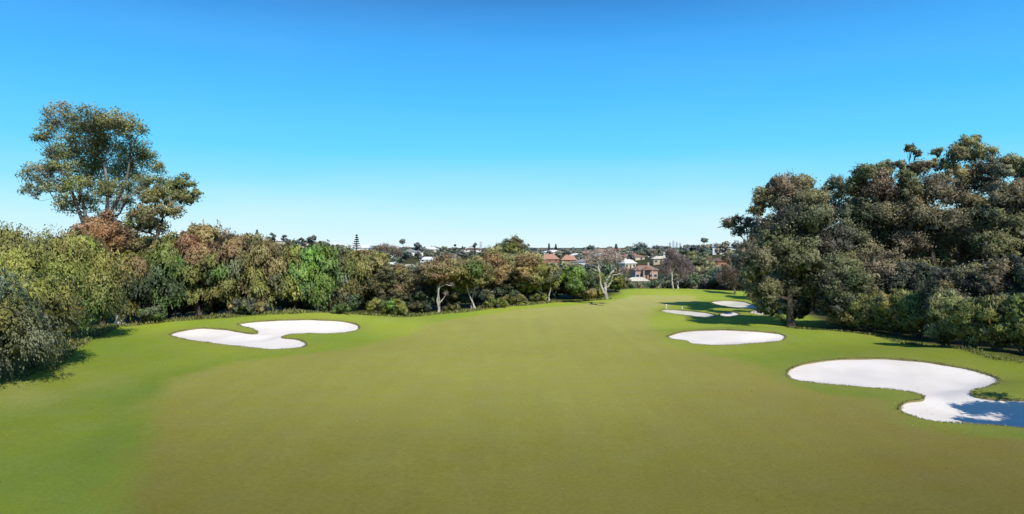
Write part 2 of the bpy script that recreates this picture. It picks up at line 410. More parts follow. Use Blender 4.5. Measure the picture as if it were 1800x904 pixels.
def clump_leaves(acc, c, rad, n, L, W, color, style='gum', puffs=14, fill=.2, var=.14, bottom=-.35):
    """c centre, rad (rx,ry,rz); leaves gathered in small puffs over the shell of the clump"""
    rad = np.array(rad, float); c = np.array(c, float); color = np.array(color, float)
    pd = unit(rng.normal(size=(puffs * 3, 3))); pd = pd[pd[:, 2] > bottom - .25 * rng.random(len(pd))][:puffs]; puffs = len(pd)
    pr = rng.uniform(.35, .95, puffs)[:, None]
    pc = c + pd * pr * rad
    psz = rng.uniform(.28, .55, puffs) * rad.mean()
    pcol = color * (1 + rng.normal(0, var, (puffs, 1))) * (1 + rng.normal(0, .035, (puffs, 3)))
    ix = rng.integers(0, puffs, n)
    if style == 'weep':
        # strands hanging from the shell
        m = max(n // 9, 8); sx = rng.integers(0, puffs, m)
        s0 = pc[sx] + unit(rng.normal(size=(m, 3))) * psz[sx][:, None] * rng.uniform(.5, 1, (m, 1))
        out = unit((s0 - c) * [1, 1, .3]); ln = rng.uniform(.35, 1.0, m) * rad.mean() * .75
        k = rng.integers(0, m, n); tt = rng.random(n) ** .8
        pos = s0[k] + (out[k] * (.45 * tt)[:, None] + np.array([0, 0, -1.]) * (tt ** 1.4)[:, None]) * ln[k][:, None]
        pos += rng.normal(0, .035, (n, 3)) * rad.mean()
        dirs = unit(out[k] * .4 + np.array([0, 0, -1.]) * (.35 + tt)[:, None] + rng.normal(0, .38, (n, 3)))
        nrm = unit(rng.normal(size=(n, 3)) + out[k])
        cn = unit(.6 * unit(pos - c) + .5 * out[k] + np.array([0, 0, .25]) + rng.normal(0, .25, (n, 3)))
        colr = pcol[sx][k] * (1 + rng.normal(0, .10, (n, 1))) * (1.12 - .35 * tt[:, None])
    else:
        rr = rng.random(n) ** .55 * (1 + .35 * (rng.random(n) > .85))
        off = unit(rng.normal(size=(n, 3)))
        pos = pc[ix] + off * (psz[ix] * rr)[:, None] * np.array([1, 1, .75])
        if style == 'spike': dirs = unit(off + np.array([0, 0, .9]) + rng.normal(0, .4, (n, 3)))
        else: dirs = unit(rng.normal(size=(n, 3)) + off * .4 + np.array([0, 0, -.25]))
        nrm = unit(rng.normal(size=(n, 3)) + off * .9 + np.array([0, 0, .5]))
        cn = unit(.75 * off + .55 * unit(pos - c) + rng.normal(0, .2, (n, 3)))
        colr = pcol[ix] * (1 + rng.normal(0, .11, (n, 1)))
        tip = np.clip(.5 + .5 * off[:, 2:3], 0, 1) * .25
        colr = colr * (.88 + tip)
    lum = colr @ np.array([.35, .55, .10]); colr = colr * .86 + lum[:, None] * .14 * np.array([1.04, 1.0, .8])
    colr = np.clip(colr * LEAFGAIN, .006, .7)
    put_leaves(acc, pos, L * rng.uniform(.6, 1.35, n), W * rng.uniform(.6, 1.3, n), dirs, nrm, cn, colr)
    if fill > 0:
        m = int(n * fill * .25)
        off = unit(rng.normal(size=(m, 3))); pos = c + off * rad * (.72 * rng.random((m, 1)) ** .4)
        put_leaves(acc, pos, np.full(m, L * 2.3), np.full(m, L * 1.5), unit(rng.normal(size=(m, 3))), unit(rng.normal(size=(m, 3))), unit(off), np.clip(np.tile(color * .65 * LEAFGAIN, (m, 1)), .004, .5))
    return pc, psz

def limb(acc, a, b, r0, r1, bow=.12, n=6, sides=6, color=(.2, .15, .12)):
    a = np.array(a, float); b = np.array(b, float); L = np.linalg.norm(b - a)
    t = np.linspace(0, 1, n)[:, None]
    mid = rng.normal(0, bow, 3) * L * .5 + np.array([0, 0, bow * L * -.5])
    mid2 = rng.normal(0, bow, 3) * L * .25
    p = a + (b - a) * t + mid * (np.sin(math.pi * t)) + mid2 * np.sin(2 * math.pi * t)
    acc.tube(p, r0 + (r1 - r0) * t[:, 0] ** .8, sides, color)
    return p

STAT = dict(leaves=0)
def build_tree(name, label, cat, base, clumps, trunk_h=None, tr=.25, style='gum', leaf=(.30, .12), dens=70, bark=None, twigs=4, fill=.2, group=None, stems=1, puffs=14, var=.13, bottom=-.35, limbk=1.0, spurs=0, leaders=0):
    """clumps: list of (xyz world, (rx,ry,rz), colour). base = (x,y)"""
    bark = bark or M_BARK
    bx, by = float(base[0]), float(base[1]); bz = float(H(bx, by)) - .12
    org = np.array([bx, by, bz])
    root = empty(name, org); tag(root, label, cat, group)
    wood, crown = Acc(), Acc()
    cs = [(np.array(c, float) - org, np.array(r, float), k) for c, r, k in clumps]
    top = max(c[2] for c, _, _ in cs); cx = np.mean([c for c, _, _ in cs], 0)
    th = trunk_h if trunk_h else top * .42
    fork = []
    for s in range(stems):
        foot = np.array([rng.uniform(-.25, .25) * (stems > 1), rng.uniform(-.25, .25) * (stems > 1), 0])
        tp = np.array([cx[0] * .35 + rng.normal(0, .3) + (s - (stems - 1) / 2) * .9, cx[1] * .35 + rng.normal(0, .3), th * rng.uniform(.85, 1.1)])
        p = limb(wood, foot, tp, tr, tr * .62, .07, 8, 8)
        wood.tube([foot + [0, 0, -.3], foot + [0, 0, .05], foot + [0, 0, .5]], [tr * 1.7, tr * 1.45, tr * 1.0], 8)
        fork.append((p, tr * .62))
    nodes = []
    for p, fr_ in fork:
        for q_ in range(max(3, len(p) // 2), len(p)): nodes.append((p[q_], tr * (1 - .38 * q_ / (len(p) - 1))))
    if (stems == 1 or leaders) and top > th * 1.5:      # leaders carrying the trunk on into the crown
        hi = sorted([c for c, _, _ in cs if c[2] > top * .72], key=lambda c: c[0]); m_ = max(1, leaders)
        for f_ in range(m_):
            part_ = hi[f_ * len(hi) // m_:(f_ + 1) * len(hi) // m_] or hi
            tgt = np.mean(part_, 0) * ([.6, .6, .9] if m_ == 1 else [.9, .9, .9])
            pl = limb(wood, fork[f_ % len(fork)][0][-1], tgt, tr * .6, tr * .2, .09, 8, 7)
            for q_ in range(1, 8): nodes.append((pl[q_], tr * (.6 - .4 * q_ / 7)))
    hub = fork[0][0][-1]
    cs.sort(key=lambda e: np.linalg.norm(e[0] - hub))
    for c, r, k in cs:
        tgt = c - np.array([0, 0, r[2] * .3])
        best = min(nodes, key=lambda e: np.linalg.norm(e[0] - tgt) * (1.0 if e[0][2] < tgt[2] - .3 else 1.9) + .25 * abs(e[0][2] - th))
        r0 = min(best[1] * .8, (.05 + .022 * np.linalg.norm(best[0] - tgt) + tr * .12) * limbk); fr_ = r0 * 1.2
        q = limb(wood, best[0], tgt, r0, max(.025, r0 * .4), .13, 7, 6)
        for q_ in range(2, 7): nodes.append((q[q_], r0 * (1 - .6 * q_ / 6)))
        n = int(dens * 4 * math.pi * (r[0] * r[1] + r[0] * r[2] + r[1] * r[2]) / 3)
        n = min(n, 9000); STAT['leaves'] += n
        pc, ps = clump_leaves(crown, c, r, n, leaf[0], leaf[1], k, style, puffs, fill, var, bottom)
        for j in range(min(twigs, len(pc))):
            limb(wood, q[-1] if j % 2 else q[-3], pc[j], max(.03, fr_ * .22), .015, .12, 4, 4)
    tops = sorted([e for e in cs], key=lambda e: -e[0][2])[:int(len(cs) * .7)]
    for j in range(spurs):
        c, r, k = tops[j % len(tops)]; v = unit(rng.normal(size=3) * [1, 1, .5] + np.array([0, 0, .55]))
        e_ = c + v * np.array(r) * rng.uniform(1.0, 1.35); q = limb(wood, c, e_, .07, .02, .12, 5, 4)
        for m_ in range(3):
            w_ = unit(v + rng.normal(0, .7, 3)); limb(wood, q[int(rng.integers(2, 4))], q[3] + w_ * r[0] * .5, .035, .012, .12, 3, 4)
    wood_o = link('trunk', wood.mesh('trunk', True), bark, root)
    link('crown', crown.mesh('crown'), M_LEAF, root)
    return root

def col_jit(c, s=.09): 
    return np.clip(np.array(c) * (1 + rng.normal(0, s)) * (1 + rng.normal(0, .025, 3)), .004, .6)

GROW = 1.12
def px_clumps(d, lst, colors, flat=.75, dj=1.5):
    """clumps seen at photo pixels, standing d metres away"""
    out = []
    for q in lst:
        px, py, r = q[:3]; dd = d + (q[3] if len(q) > 3 else rng.uniform(-dj, dj))
        rr = r * d / F * GROW
        out.append((P(px, py, dd), (rr, rr, rr * flat), col_jit(colors[rng.integers(0, len(colors))] if len(q) < 5 else q[4])))
    return out

def auto_clumps(bx, by, height, width, depth, n, colors, low=.15, flat=.75, rs=.36, topcol=None):
    """clumps over a dome standing on the ground at bx,by"""
    bz = float(H(bx, by)); out = []
    z0 = height * low; ctr = np.array([bx, by, bz + (height + z0) / 2]); rad = np.array([width / 2, depth / 2, (height - z0) / 2])
    r = rs * min(width, height) * .55
    k = 0
    ga = math.pi * (3 - 5 ** .5)
    for i in range(n):
        zc = 1 - 2 * (i + .5) / n; rho = math.sqrt(1 - zc * zc); a = i * ga + rng.uniform(-.4, .4)
        v = np.array([math.cos(a) * rho, math.sin(a) * rho, zc])
        rr = r * rng.uniform(.75, 1.2)
        p = ctr + v * np.maximum(rad - rr * .85, .2) * rng.uniform(.85, 1.05)
        c = colors[rng.integers(0, len(colors))]
        if topcol is not None and zc > .3: c = topcol[rng.integers(0, len(topcol))]
        out.append((p, (rr, rr, rr * flat), col_jit(c)))
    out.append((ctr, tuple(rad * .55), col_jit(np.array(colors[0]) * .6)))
    return out

# palette (linear base colours)
OLIVE = (.108, .108, .030); GREEN = (.092, .101, .034); YGREEN = (.104, .114, .030); BRIGHT = (.104, .114, .036); GREYG = (.112, .122, .066)
BROWN = (.112, .103, .046); RUST = (.115, .105, .050); DARK = (.040, .050, .026); DGREEN = (.056, .064, .032); KHAKI = (.142, .122, .046); DULL = (.088, .080, .036)
BLUEG = (.075, .085, .055); EUC = (.132, .128, .052); EUCG = (.15, .145, .090); TAN = (.150, .130, .078)

def col_jit(c, s=.12): 
    return np.clip(np.array(c) * (1 + rng.normal(0, s)) * (1 + rng.normal(0, .05, 3)), .004, .6)

GROW = 1.12
def px_clumps(d, lst, colors, flat=.75, dj=1.5):
    """clumps seen at photo pixels, standing d metres away"""
    out = []
    for q in lst:
        px, py, r = q[:3]; dd = d + (q[3] if len(q) > 3 else rng.uniform(-dj, dj))
        rr = r * d / F * GROW
        out.append((P(px, py, dd), (rr, rr, rr * flat), col_jit(colors[rng.integers(0, len(colors))] if len(q) < 5 else q[4])))
    return out

def auto_clumps(bx, by, height, width, depth, n, colors, low=.15, flat=.75, rs=.36, topcol=None):
    """clumps over a dome standing on the ground at bx,by"""
    bz = float(H(bx, by)); out = []
    z0 = height * low; ctr = np.array([bx, by, bz + (height + z0) / 2]); rad = np.array([width / 2, depth / 2, (height - z0) / 2])
    r = rs * min(width, height) * .55
    k = 0
    ga = math.pi * (3 - 5 ** .5)
    for i in range(n):
        zc = 1 - 2 * (i + .5) / n; rho = math.sqrt(1 - zc * zc); a = i * ga + rng.uniform(-.4, .4)
        v = np.array([math.cos(a) * rho, math.sin(a) * rho, zc])
        rr = r * rng.uniform(.75, 1.2)
        p = ctr + v * np.maximum(rad - rr * .85, .2) * rng.uniform(.85, 1.05)
        c = colors[rng.integers(0, len(colors))]
        if topcol is not None and zc > .3: c = topcol[rng.integers(0, len(topcol))]
        out.append((p, (rr, rr, rr * flat), col_jit(c)))
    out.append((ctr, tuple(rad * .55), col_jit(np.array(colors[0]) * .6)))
    return out

# palette (linear base colours)
OLIVE = (.120, .120, .030); GREEN = (.080, .125, .028); YGREEN = (.150, .160, .030); BRIGHT = (.105, .165, .030); GREYG = (.110, .125, .070)
BROWN = (.150, .100, .045); RUST = (.165, .095, .045); DARK = (.040, .055, .026); DGREEN = (.045, .070, .028); KHAKI = (.165, .140, .055); DULL = (.085, .080, .035)
BLUEG = (.070, .090, .060); EUC = (.120, .125, .045); EUCG = (.145, .145, .075); TAN = (.19, .145, .085)

DENS = 1.15
def edge_tree(px, py, topy, wpx, label, colors, style='weep', topcol=None, back=2.0, n=11, low=.08, name='peppermint_tree', cat='tree', bark=None, leaf=None, dens=70, depth=None, tr=.2,
              stems=1, trunk_h=None, group=None, fill=.25, rs=.46, puffs=22, flat=.95, twigs=2):
    b = G(px, py); s = b[1]; bx, by = b[0] * (s + back) / s, s + back
    r = ray(px, topy); h = CAMZ + r[2] * by - float(H(bx, by)); w = wpx * by / F
    cl = auto_clumps(bx, by, h, w, depth or w, n, colors, low, flat, rs, topcol)
    lf = leaf or (.0038 * by + .02, .0014 * by + .01)
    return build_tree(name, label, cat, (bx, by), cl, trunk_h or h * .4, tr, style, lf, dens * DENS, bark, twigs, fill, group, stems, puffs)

# ---- left side, near to far
edge_tree(-60, 700, 470, 250, 'large grey-green weeping tree at the left edge of the photo, nearest the camera', [GREYG, OLIVE, GREYG], back=2, n=14, low=.02, tr=.3, dens=85, fill=.35)
edge_tree(55, 655, 470, 170, 'grey-green weeping shrub-like tree sweeping the grass beside the near left shadow', [GREYG, GREYG, OLIVE], back=1.5, n=14, low=.02, topcol=[OLIVE, YGREEN], dens=90, fill=.35)
edge_tree(-10, 640, 388, 260, 'tall domed yellow-green tree behind the near grey-green foliage on the left', [YGREEN, OLIVE, GREEN], back=8, n=18, low=.05, topcol=[YGREEN, OLIVE], tr=.35, dens=75, fill=.35)
edge_tree(120, 610, 400, 170, 'bushy green tree with drooping tips right of the tall domed tree', [GREEN, YGREEN, OLIVE], back=4, n=16, low=.05, topcol=[OLIVE, YGREEN], tr=.3, dens=75, fill=.35)
edge_tree(180, 586, 368, 140, 'rusty brown crowned tree below the tall gum on the left', [OLIVE, KHAKI, BROWN], style='gum', back=8, n=16, low=.12, topcol=[RUST, BROWN, RUST], tr=.3, dens=75, fill=.4)
edge_tree(232, 578, 440, 90, 'dark shaded tree right of the pale stump', [DGREEN, DARK, OLIVE], back=4, n=11, low=.05, topcol=[OLIVE, BROWN], dens=75, fill=.4)  # dark greens paint the shade on this crown
edge_tree(290, 566, 405, 95, 'dark weeping tree with brownish top behind the left lobe of the bunker', [DGREEN, GREEN, DULL], back=3, n=14, low=.06, topcol=[OLIVE, BROWN, KHAKI], dens=75, fill=.4)
edge_tree(350, 562, 388, 105, 'brown topped tree with rounded crown rising highest above the left bunker', [GREEN, OLIVE, OLIVE], back=5, n=16, low=.08, topcol=[BROWN, KHAKI, RUST], tr=.3, dens=75, fill=.4)
edge_tree(405, 557, 406, 90, 'olive tree with weeping fronds above the neck of the left bunker', [OLIVE, GREEN, GREYG], back=3, n=14, low=.06, topcol=[KHAKI, BROWN, OLIVE], dens=75, fill=.4)
edge_tree(462, 554, 412, 85, 'khaki weeping tree with long hanging fronds behind the left bunker', [KHAKI, OLIVE, GREYG], back=3, n=14, low=.05, topcol=[KHAKI, OLIVE], dens=75, fill=.4)
edge_tree(515, 551, 424, 75, 'yellow-green narrow tree left of the brightest green tree', [YGREEN, OLIVE, GREEN], back=3.5, n=13, low=.08, topcol=[OLIVE, YGREEN], dens=75, fill=.4)
edge_tree(558, 551, 420, 85, 'bright mid-green tree with full crown in the left tree line', [BRIGHT, GREEN, BRIGHT], style='weep', back=3, n=15, low=.12, topcol=[BRIGHT, YGREEN], dens=75, fill=.4, bark=M_GREYB)
edge_tree(612, 552, 436, 80, 'grey-olive tree right of the bright green tree', [GREYG, DULL, OLIVE], back=4, n=13, low=.1, topcol=[OLIVE, KHAKI], dens=70, fill=.35)
edge_tree(660, 551, 440, 75, 'olive-brown tree behind the bright low bush', [OLIVE, DULL, GREYG], style='gum', back=5, n=13, low=.12, topcol=[KHAKI, OLIVE], dens=60, fill=.3, name='gum_tree', bark=M_GREYB)
edge_tree(712, 553, 474, 70, 'low brown scrubby tree right of the bright low bush', [BROWN, TAN, DULL], style='gum', back=6, n=11, low=.2, dens=35, fill=.15, name='gum_tree', bark=M_PALE, stems=2)
edge_tree(745, 551, 462, 60, 'greyish brown thin tree left of the white-branched trunk', [DULL, TAN, BROWN], style='gum', back=6, n=11, low=.2, dens=40, fill=.2, name='gum_tree', bark=M_GREYB)
edge_tree(772, 549, 450, 80, 'brown leafed gum with a white bare-limbed trunk in front', [BROWN, KHAKI, TAN], style='gum', back=.6, n=12, low=.42, dens=50, fill=.3, name='gum_tree', bark=M_PALE, tr=.13, trunk_h=6.5)
edge_tree(800, 547, 452, 70, 'rust-khaki rounded gum between the white trunk and the twin pale trunks', [KHAKI, BROWN, OLIVE], style='gum', back=4, n=12, low=.15, dens=65, fill=.35, name='gum_tree')
edge_tree(832, 545, 452, 80, 'olive gum standing on twin pale trunks at the grass edge', [OLIVE, KHAKI, GREEN], style='gum', back=.6, n=12, low=.36, dens=60, fill=.3, name='gum_tree', bark=M_PALE, stems=2, tr=.13, trunk_h=3.6)
edge_tree(862, 541, 436, 75, 'tall khaki gum left of the highest middle crown', [KHAKI, OLIVE, BROWN], style='gum', back=8, n=14, low=.12, dens=65, fill=.35, name='gum_tree')
edge_tree(893, 538, 417, 85, 'highest middle gum with dark rounded head breaking the skyline', [OLIVE, KHAKI, DULL], style='gum', back=14, n=16, low=.15, topcol=[DULL, OLIVE, BLUEG], dens=60, fill=.35, name='gum_tree', tr=.3)
edge_tree(925, 535, 440, 85, 'yellow-brown gum at the right shoulder of the highest middle gum', [KHAKI, YGREEN, OLIVE], style='gum', back=5, n=14, low=.1, topcol=[BROWN, KHAKI], dens=65, fill=.35, name='gum_tree')
edge_tree(965, 530, 462, 45, 'slim gum with a thin white trunk at the end of the middle woods', [OLIVE, GREYG, KHAKI], style='gum', back=.8, n=9, low=.4, dens=55, fill=.25, name='gum_tree', bark=M_PALE, tr=.12)
edge_tree(950, 531, 474, 55, 'light green bushy tree behind the slim white trunk', [YGREEN, OLIVE], style='gum', back=5, n=10, low=.05, dens=65, fill=.35, name='bushy_tree')
edge_tree(1008, 529, 466, 72, 'dark green rounded tree left of the white dead tree', [DGREEN, GREEN, GREYG], style='gum', back=4, n=14, low=.02, topcol=[GREEN, BRIGHT], dens=75, fill=.4, name='bushy_tree')
edge_tree(1045, 525, 476, 52, 'mid-green bush directly behind the white dead tree', [GREEN, OLIVE, BRIGHT], style='gum', back=6, n=11, low=.02, dens=70, fill=.4, name='bushy_tree')
edge_tree(1082, 520, 482, 38, 'small olive tree just right of the white dead tree', [OLIVE, GREEN], style='gum', back=5, n=9, low=.1, dens=70, fill=.4, name='bushy_tree')

# ---- second row behind the left line so the wood has depth
back_specs = [(250, 574, 405, 110, 12, [OLIVE, BROWN]), (320, 564, 402, 110, 15, [BROWN, OLIVE]), (400, 558, 402, 110, 15, [DULL, BROWN]), (440, 556, 408, 90, 13, [OLIVE, KHAKI]),
              (500, 552, 424, 90, 13, [OLIVE, DULL]), (590, 551, 430, 90, 13, [DULL, OLIVE]), (640, 551, 438, 90, 15, [KHAKI, DULL]), (690, 553, 462, 80, 16, [OLIVE, BROWN]),
              (845, 543, 445, 80, 12, [OLIVE, BROWN]), (980, 530, 474, 60, 9, [DULL, OLIVE])]
for k, (px, py, ty, w, bk, cs) in enumerate(back_specs):
    edge_tree(px, py, ty, w, 'dull crown peeping over the front row of the left tree line', cs, style='gum', back=bk, n=12, low=.15, name='gum_tree', group='second row of trees behind the left tree line', dens=50, fill=.4)

# ---- hero gum on the left
hero = [(112, 206, 27), (165, 200, 30), (205, 207, 20), (232, 222, 22), (84, 234, 16), (150, 236, 32), (198, 246, 32), (238, 264, 26), (262, 284, 22), (118, 262, 24), (160, 272, 30), (178, 296, 30), (222, 300, 26),
        (78, 296, 22), (112, 292, 22), (56, 304, 15), (56, 330, 14), (88, 322, 20), (110, 352, 16), (140, 322, 26), (245, 322, 20), (195, 330, 24), (150, 352, 22), (215, 350, 20), (90, 268, 12), (270, 310, 12)]
hero = [(a, b_ + 8, r * 1.2) for a, b_, r in hero]
cl = px_clumps(76, hero, [EUC, EUCG, OLIVE, EUC], flat=.95, dj=3.0)
b0 = P(166, 560, 76)
build_tree('gum_tree', 'tall open-crowned gum tree towering over the left woods, with bare limbs showing', 'tree', b0[:2], cl, 7.5, .5, 'gum', (.29, .10), 37, M_GREYB, 14, .0, puffs=22, var=.12, limbk=1.8, spurs=24, leaders=4)
cl = px_clumps(73, [(300, 338, 30), (328, 350, 20), (268, 348, 24), (292, 370, 22), (254, 378, 24), (322, 322, 18), (240, 395, 22), (275, 398, 22), (345, 340, 10)], [KHAKI, EUC, OLIVE], flat=.85)
b0 = P(268, 560, 73)
build_tree('gum_tree', 'lower leaning gum with dark forked trunk at the right foot of the tall gum', 'tree', b0[:2], cl, 9.0, .35, 'gum', (.29, .11), 56, M_BARK, 10, .08, puffs=18, limbk=1.6)

# ---- right side: explicit crowns
RB = (.118, .104, .058); RO = (.120, .114, .048); RG = (.094, .098, .046); RD = (.048, .052, .034); RR = (.122, .102, .062)
def right_tree(d, trunk_px, lst, colors, label, trunk_h, **kw):
    cl = px_clumps(d, lst, colors, flat=.9, dj=2.0)
    b = P(trunk_px, 560, d); o = dict(tr=.36, style='gum', leaf=(.29, .12), dens=78, bark=M_BARK, twigs=7, fill=.25, puffs=22); o.update(kw); o['limbk'] = 1.5
    return build_tree('gum_tree', label, 'tree', b[:2], cl, trunk_h, o['tr'], o['style'], o['leaf'], o['dens'], o['bark'], o['twigs'], o['fill'], puffs=o['puffs'], limbk=1.6, spurs=26)
right_tree(68, 1392, [(1338, 462, 32), (1365, 430, 34), (1405, 455, 42), (1450, 430, 42), (1345, 510, 26), (1380, 500, 36), (1420, 510, 42), (1460, 490, 42), (1385, 392, 30), (1430, 385, 34), (1322, 480, 20), (1470, 530, 36), (1350, 540, 20), (1400, 540, 28)],
           [RG, RD, RG, RO], 'dark dense tree over a thick black trunk beside the far right bunkers', 3.5, tr=.45, fill=.45, dens=72)
right_tree(82, 1425, [(1368, 334, 28), (1408, 326, 26), (1345, 352, 22), (1392, 362, 30), (1436, 356, 30), (1330, 372, 14), (1350, 400, 24), (1450, 378, 26), (1400, 400, 30), (1320, 440, 24), (1335, 425, 22), (1318, 492, 22), (1328, 520, 16), (1300, 465, 14)],
           [RB, RO, RR], 'brownish gum crown at the left shoulder of the right woods', 9, dens=58)
right_tree(86, 1335, [(1284, 394, 15), (1300, 408, 13), (1318, 396, 15), (1330, 412, 16), (1296, 385, 9)], [BLUEG, RG, RB], 'small blue-grey outlying crown at the far left tip of the right woods', 8, tr=.2, dens=45, fill=.15)
right_tree(92, 1476, [(1470, 322, 15), (1486, 330, 14), (1456, 332, 12), (1474, 345, 13), (1500, 350, 15), (1520, 362, 18)], [BLUEG, RG], 'slender airy gum with small rounded head between two brown crowns', 12, tr=.2, dens=42, fill=.1)
right_tree(78, 1530, [(1524, 304, 20), (1552, 302, 20), (1508, 330, 24), (1545, 335, 30), (1580, 345, 26), (1500, 372, 30), (1545, 378, 34), (1490, 415, 34), (1540, 425, 36), (1580, 400, 30), (1512, 455, 34), (1480, 455, 28)],
           [RO, RB, RG], 'broad olive-brown gum in the middle of the right woods', 9)
right_tree(76, 1640, [(1602, 300, 15), (1622, 296, 18), (1600, 262, 9), (1612, 270, 7), (1582, 290, 10), (1596, 335, 26), (1640, 340, 30), (1610, 378, 34), (1650, 395, 36), (1590, 425, 34), (1640, 445, 36), (1560, 470, 30), (1625, 480, 34), (1590, 310, 14)],
           [RO, RB, RR], 'gum with dark bare twigs and a thin high top spray in the right woods', 11, twigs=12, dens=66, fill=.15)
right_tree(80, 1690, [(1694, 256, 16), (1708, 250, 12), (1682, 272, 18), (1720, 272, 24), (1745, 296, 24), (1664, 290, 16), (1648, 268, 10), (1655, 315, 20), (1700, 310, 28), (1735, 325, 28), (1685, 345, 32), (1720, 370, 34), (1675, 400, 34), (1730, 425, 36), (1640, 288, 12), (1716, 244, 8)],
           [RB, RO, RR, KHAKI], 'highest gum of the right woods with an arching bare limb', 12, twigs=13, dens=60, fill=.08, bark=M_BARK, tr=.42)
right_tree(72, 1800, [(1784, 290, 20), (1765, 302, 14), (1812, 300, 26), (1770, 350, 30), (1810, 355, 38), (1745, 390, 32), (1790, 410, 40), (1830, 430, 44), (1750, 440, 34), (1800, 470, 40)],
           [RO, RG, RB], 'gum cut by the right edge of the photo with a blue-grey upper crown', 11)
right_tree(70, 1900, [(1870, 320, 40), (1920, 300, 45), (1880, 390, 50), (1950, 380, 55), (1860, 450, 45), (1930, 460, 55), (1990, 430, 50)], [RO, RB], 'tall gum standing just outside the right edge of the woods', 10)
# understory of the right wood
us = [(1480, 584, 452, 100, 3, [RG, RD], 'dark leafy tree filling the gap right of the thick black trunk'), (1545, 590, 450, 110, 6, [RR, RB, RG], 'reddish brown understory tree in the middle of the right woods'),
      (1610, 600, 455, 110, 7, [RO, RD], 'olive understory tree behind the long right hedge'), (1680, 612, 458, 110, 8, [RD, RB], 'dark understory tree under the arching limb'),
      (1770, 628, 440, 120, 9, [RB, RD], 'purplish dark understory tree near the right edge of the photo'), (1860, 645, 430, 140, 8, [RO, RG], 'understory tree just past the right edge of the hedge')]
for px, py, ty, w, bk, cs, lb in us:
    edge_tree(px, py, ty, w, lb, cs, style='gum', back=bk, n=14, low=.05, name='understory_tree', dens=62, fill=.45, tr=.22)
# deep filler trees in the right wood
for px, d, ty in [(1450, 95, 395), (1540, 98, 375), (1620, 96, 350), (1710, 95, 345), (1790, 92, 350), (1880, 88, 340), (1400, 100, 430), (1660, 108, 400)]:
    b = P(px, 560, d); w = 110 * d / F; hgt = P(px, ty, d)[2] - float(H(b[0], d))
    cl = auto_clumps(b[0], d, hgt, w, w, 13, [RD, RG, RB], .2, .8, .42)
    build_tree('gum_tree', 'dim gum deep inside the right woods behind the front crowns', 'tree', b[:2], cl, hgt * .4, .3, 'gum', (.5, .22), 26, M_BARK, 1, .5, 'trees deep inside the right woods')
# feathery shrubs along the right edge
hl = ['feathery olive shrub nearest the thick black trunk in the right hedge', 'second feathery shrub from the thick black trunk', 'yellow-green feathery shrub left of the hedge middle', 'dark green feathery shrub in the hedge middle',
      'grey-green feathery shrub below the umbrella-shaped bush', 'olive feathery shrub right of the hedge middle', 'rusty tinted feathery shrub near the right edge', 'tall green feathery shrub at the right edge of the photo', 'green feathery shrub just beyond the right edge']
hp = [(1492, 584, 522), (1530, 588, 512), (1572, 594, 505), (1616, 601, 508), (1662, 611, 512), (1706, 620, 520), (1750, 628, 512), (1800, 638, 508), (1856, 650, 505)]
hc = [[DGREEN, RG], [RG, OLIVE], [OLIVE, KHAKI], [DGREEN, RG], [GREYG, RG], [OLIVE, RG], [RR, OLIVE], [OLIVE, GREEN], [GREEN, OLIVE]]
for (px, py, ty), cs, lb in zip(hp, hc, hl):
    edge_tree(px, py, ty, 72, lb, [np.array(c) * .5 + np.array((.085, .09, .026)) * 1.0 for c in cs], style='spike', back=2.2, n=12, low=0, name='feathery_shrub', cat='shrub', dens=95, fill=.45, tr=.08, leaf=(.26, .075), stems=3, trunk_h=1.2, rs=.5)
# umbrella-shaped bush with bare arms
b0 = P(1742, 600, 57); cl = px_clumps(57, [(1738, 478, 24), (1712, 490, 20), (1768, 488, 20), (1750, 470, 18), (1726, 474, 18), (1784, 500, 12)], [GREYG, GREEN, OLIVE], flat=.5, dj=1)
build_tree('umbrella_bush', 'umbrella-shaped grey-green bush with bare pale arms above the right hedge', 'shrub', b0[:2], cl, 2.2, .16, 'gum', (.2, .09), 120, M_GREYB, 8, .3, stems=3)

# shade trees standing outside the frame on the right (their shadow falls in the near bunker)
for x, y, hgt in [(28.4, 25.4, 8.8), (34.5, 26.2, 9.0)]:
    cl = auto_clumps(x, y, hgt, 7.5, 7, 15, [OLIVE, GREEN], .5, .8, .30)[:-1]
    build_tree('gum_tree', 'gum just outside the right of the photo shading the nearest bunker', 'tree', (x, y), cl, hgt * .5, .25, 'gum', (.30, .12), 60, M_BARK, 8, .0, 'gums shading the nearest bunker')

# dark scrub under the middle trees
for px, py, w_ in [(300, 566, 70), (380, 560, 70), (450, 556, 70), (520, 552, 70), (590, 552, 70), (640, 552, 60), (700, 555, 60), (740, 552, 60), (790, 549, 60), (835, 545, 60), (880, 540, 60), (925, 536, 60), (970, 530, 50), (1020, 528, 50)]:
    b_ = G(px, py); k_ = rng.uniform(4, 9); f_ = (b_[1] + k_) / b_[1]
    cl = auto_clumps(b_[0] * f_, b_[1] * f_, rng.uniform(2.4, 3.6), 6.0, 4.5, 8, [DARK, DULL, DGREEN], 0, .9, .55)
    build_tree('scrub_bush', 'dark scrub bush in the shade under the left tree line', 'shrub', (b_[0] * f_, b_[1] * f_), cl, 1, .05, 'gum', (.36, .16), 50, M_BARK, 0, .4, 'dark scrub bushes under the left tree line', stems=2)
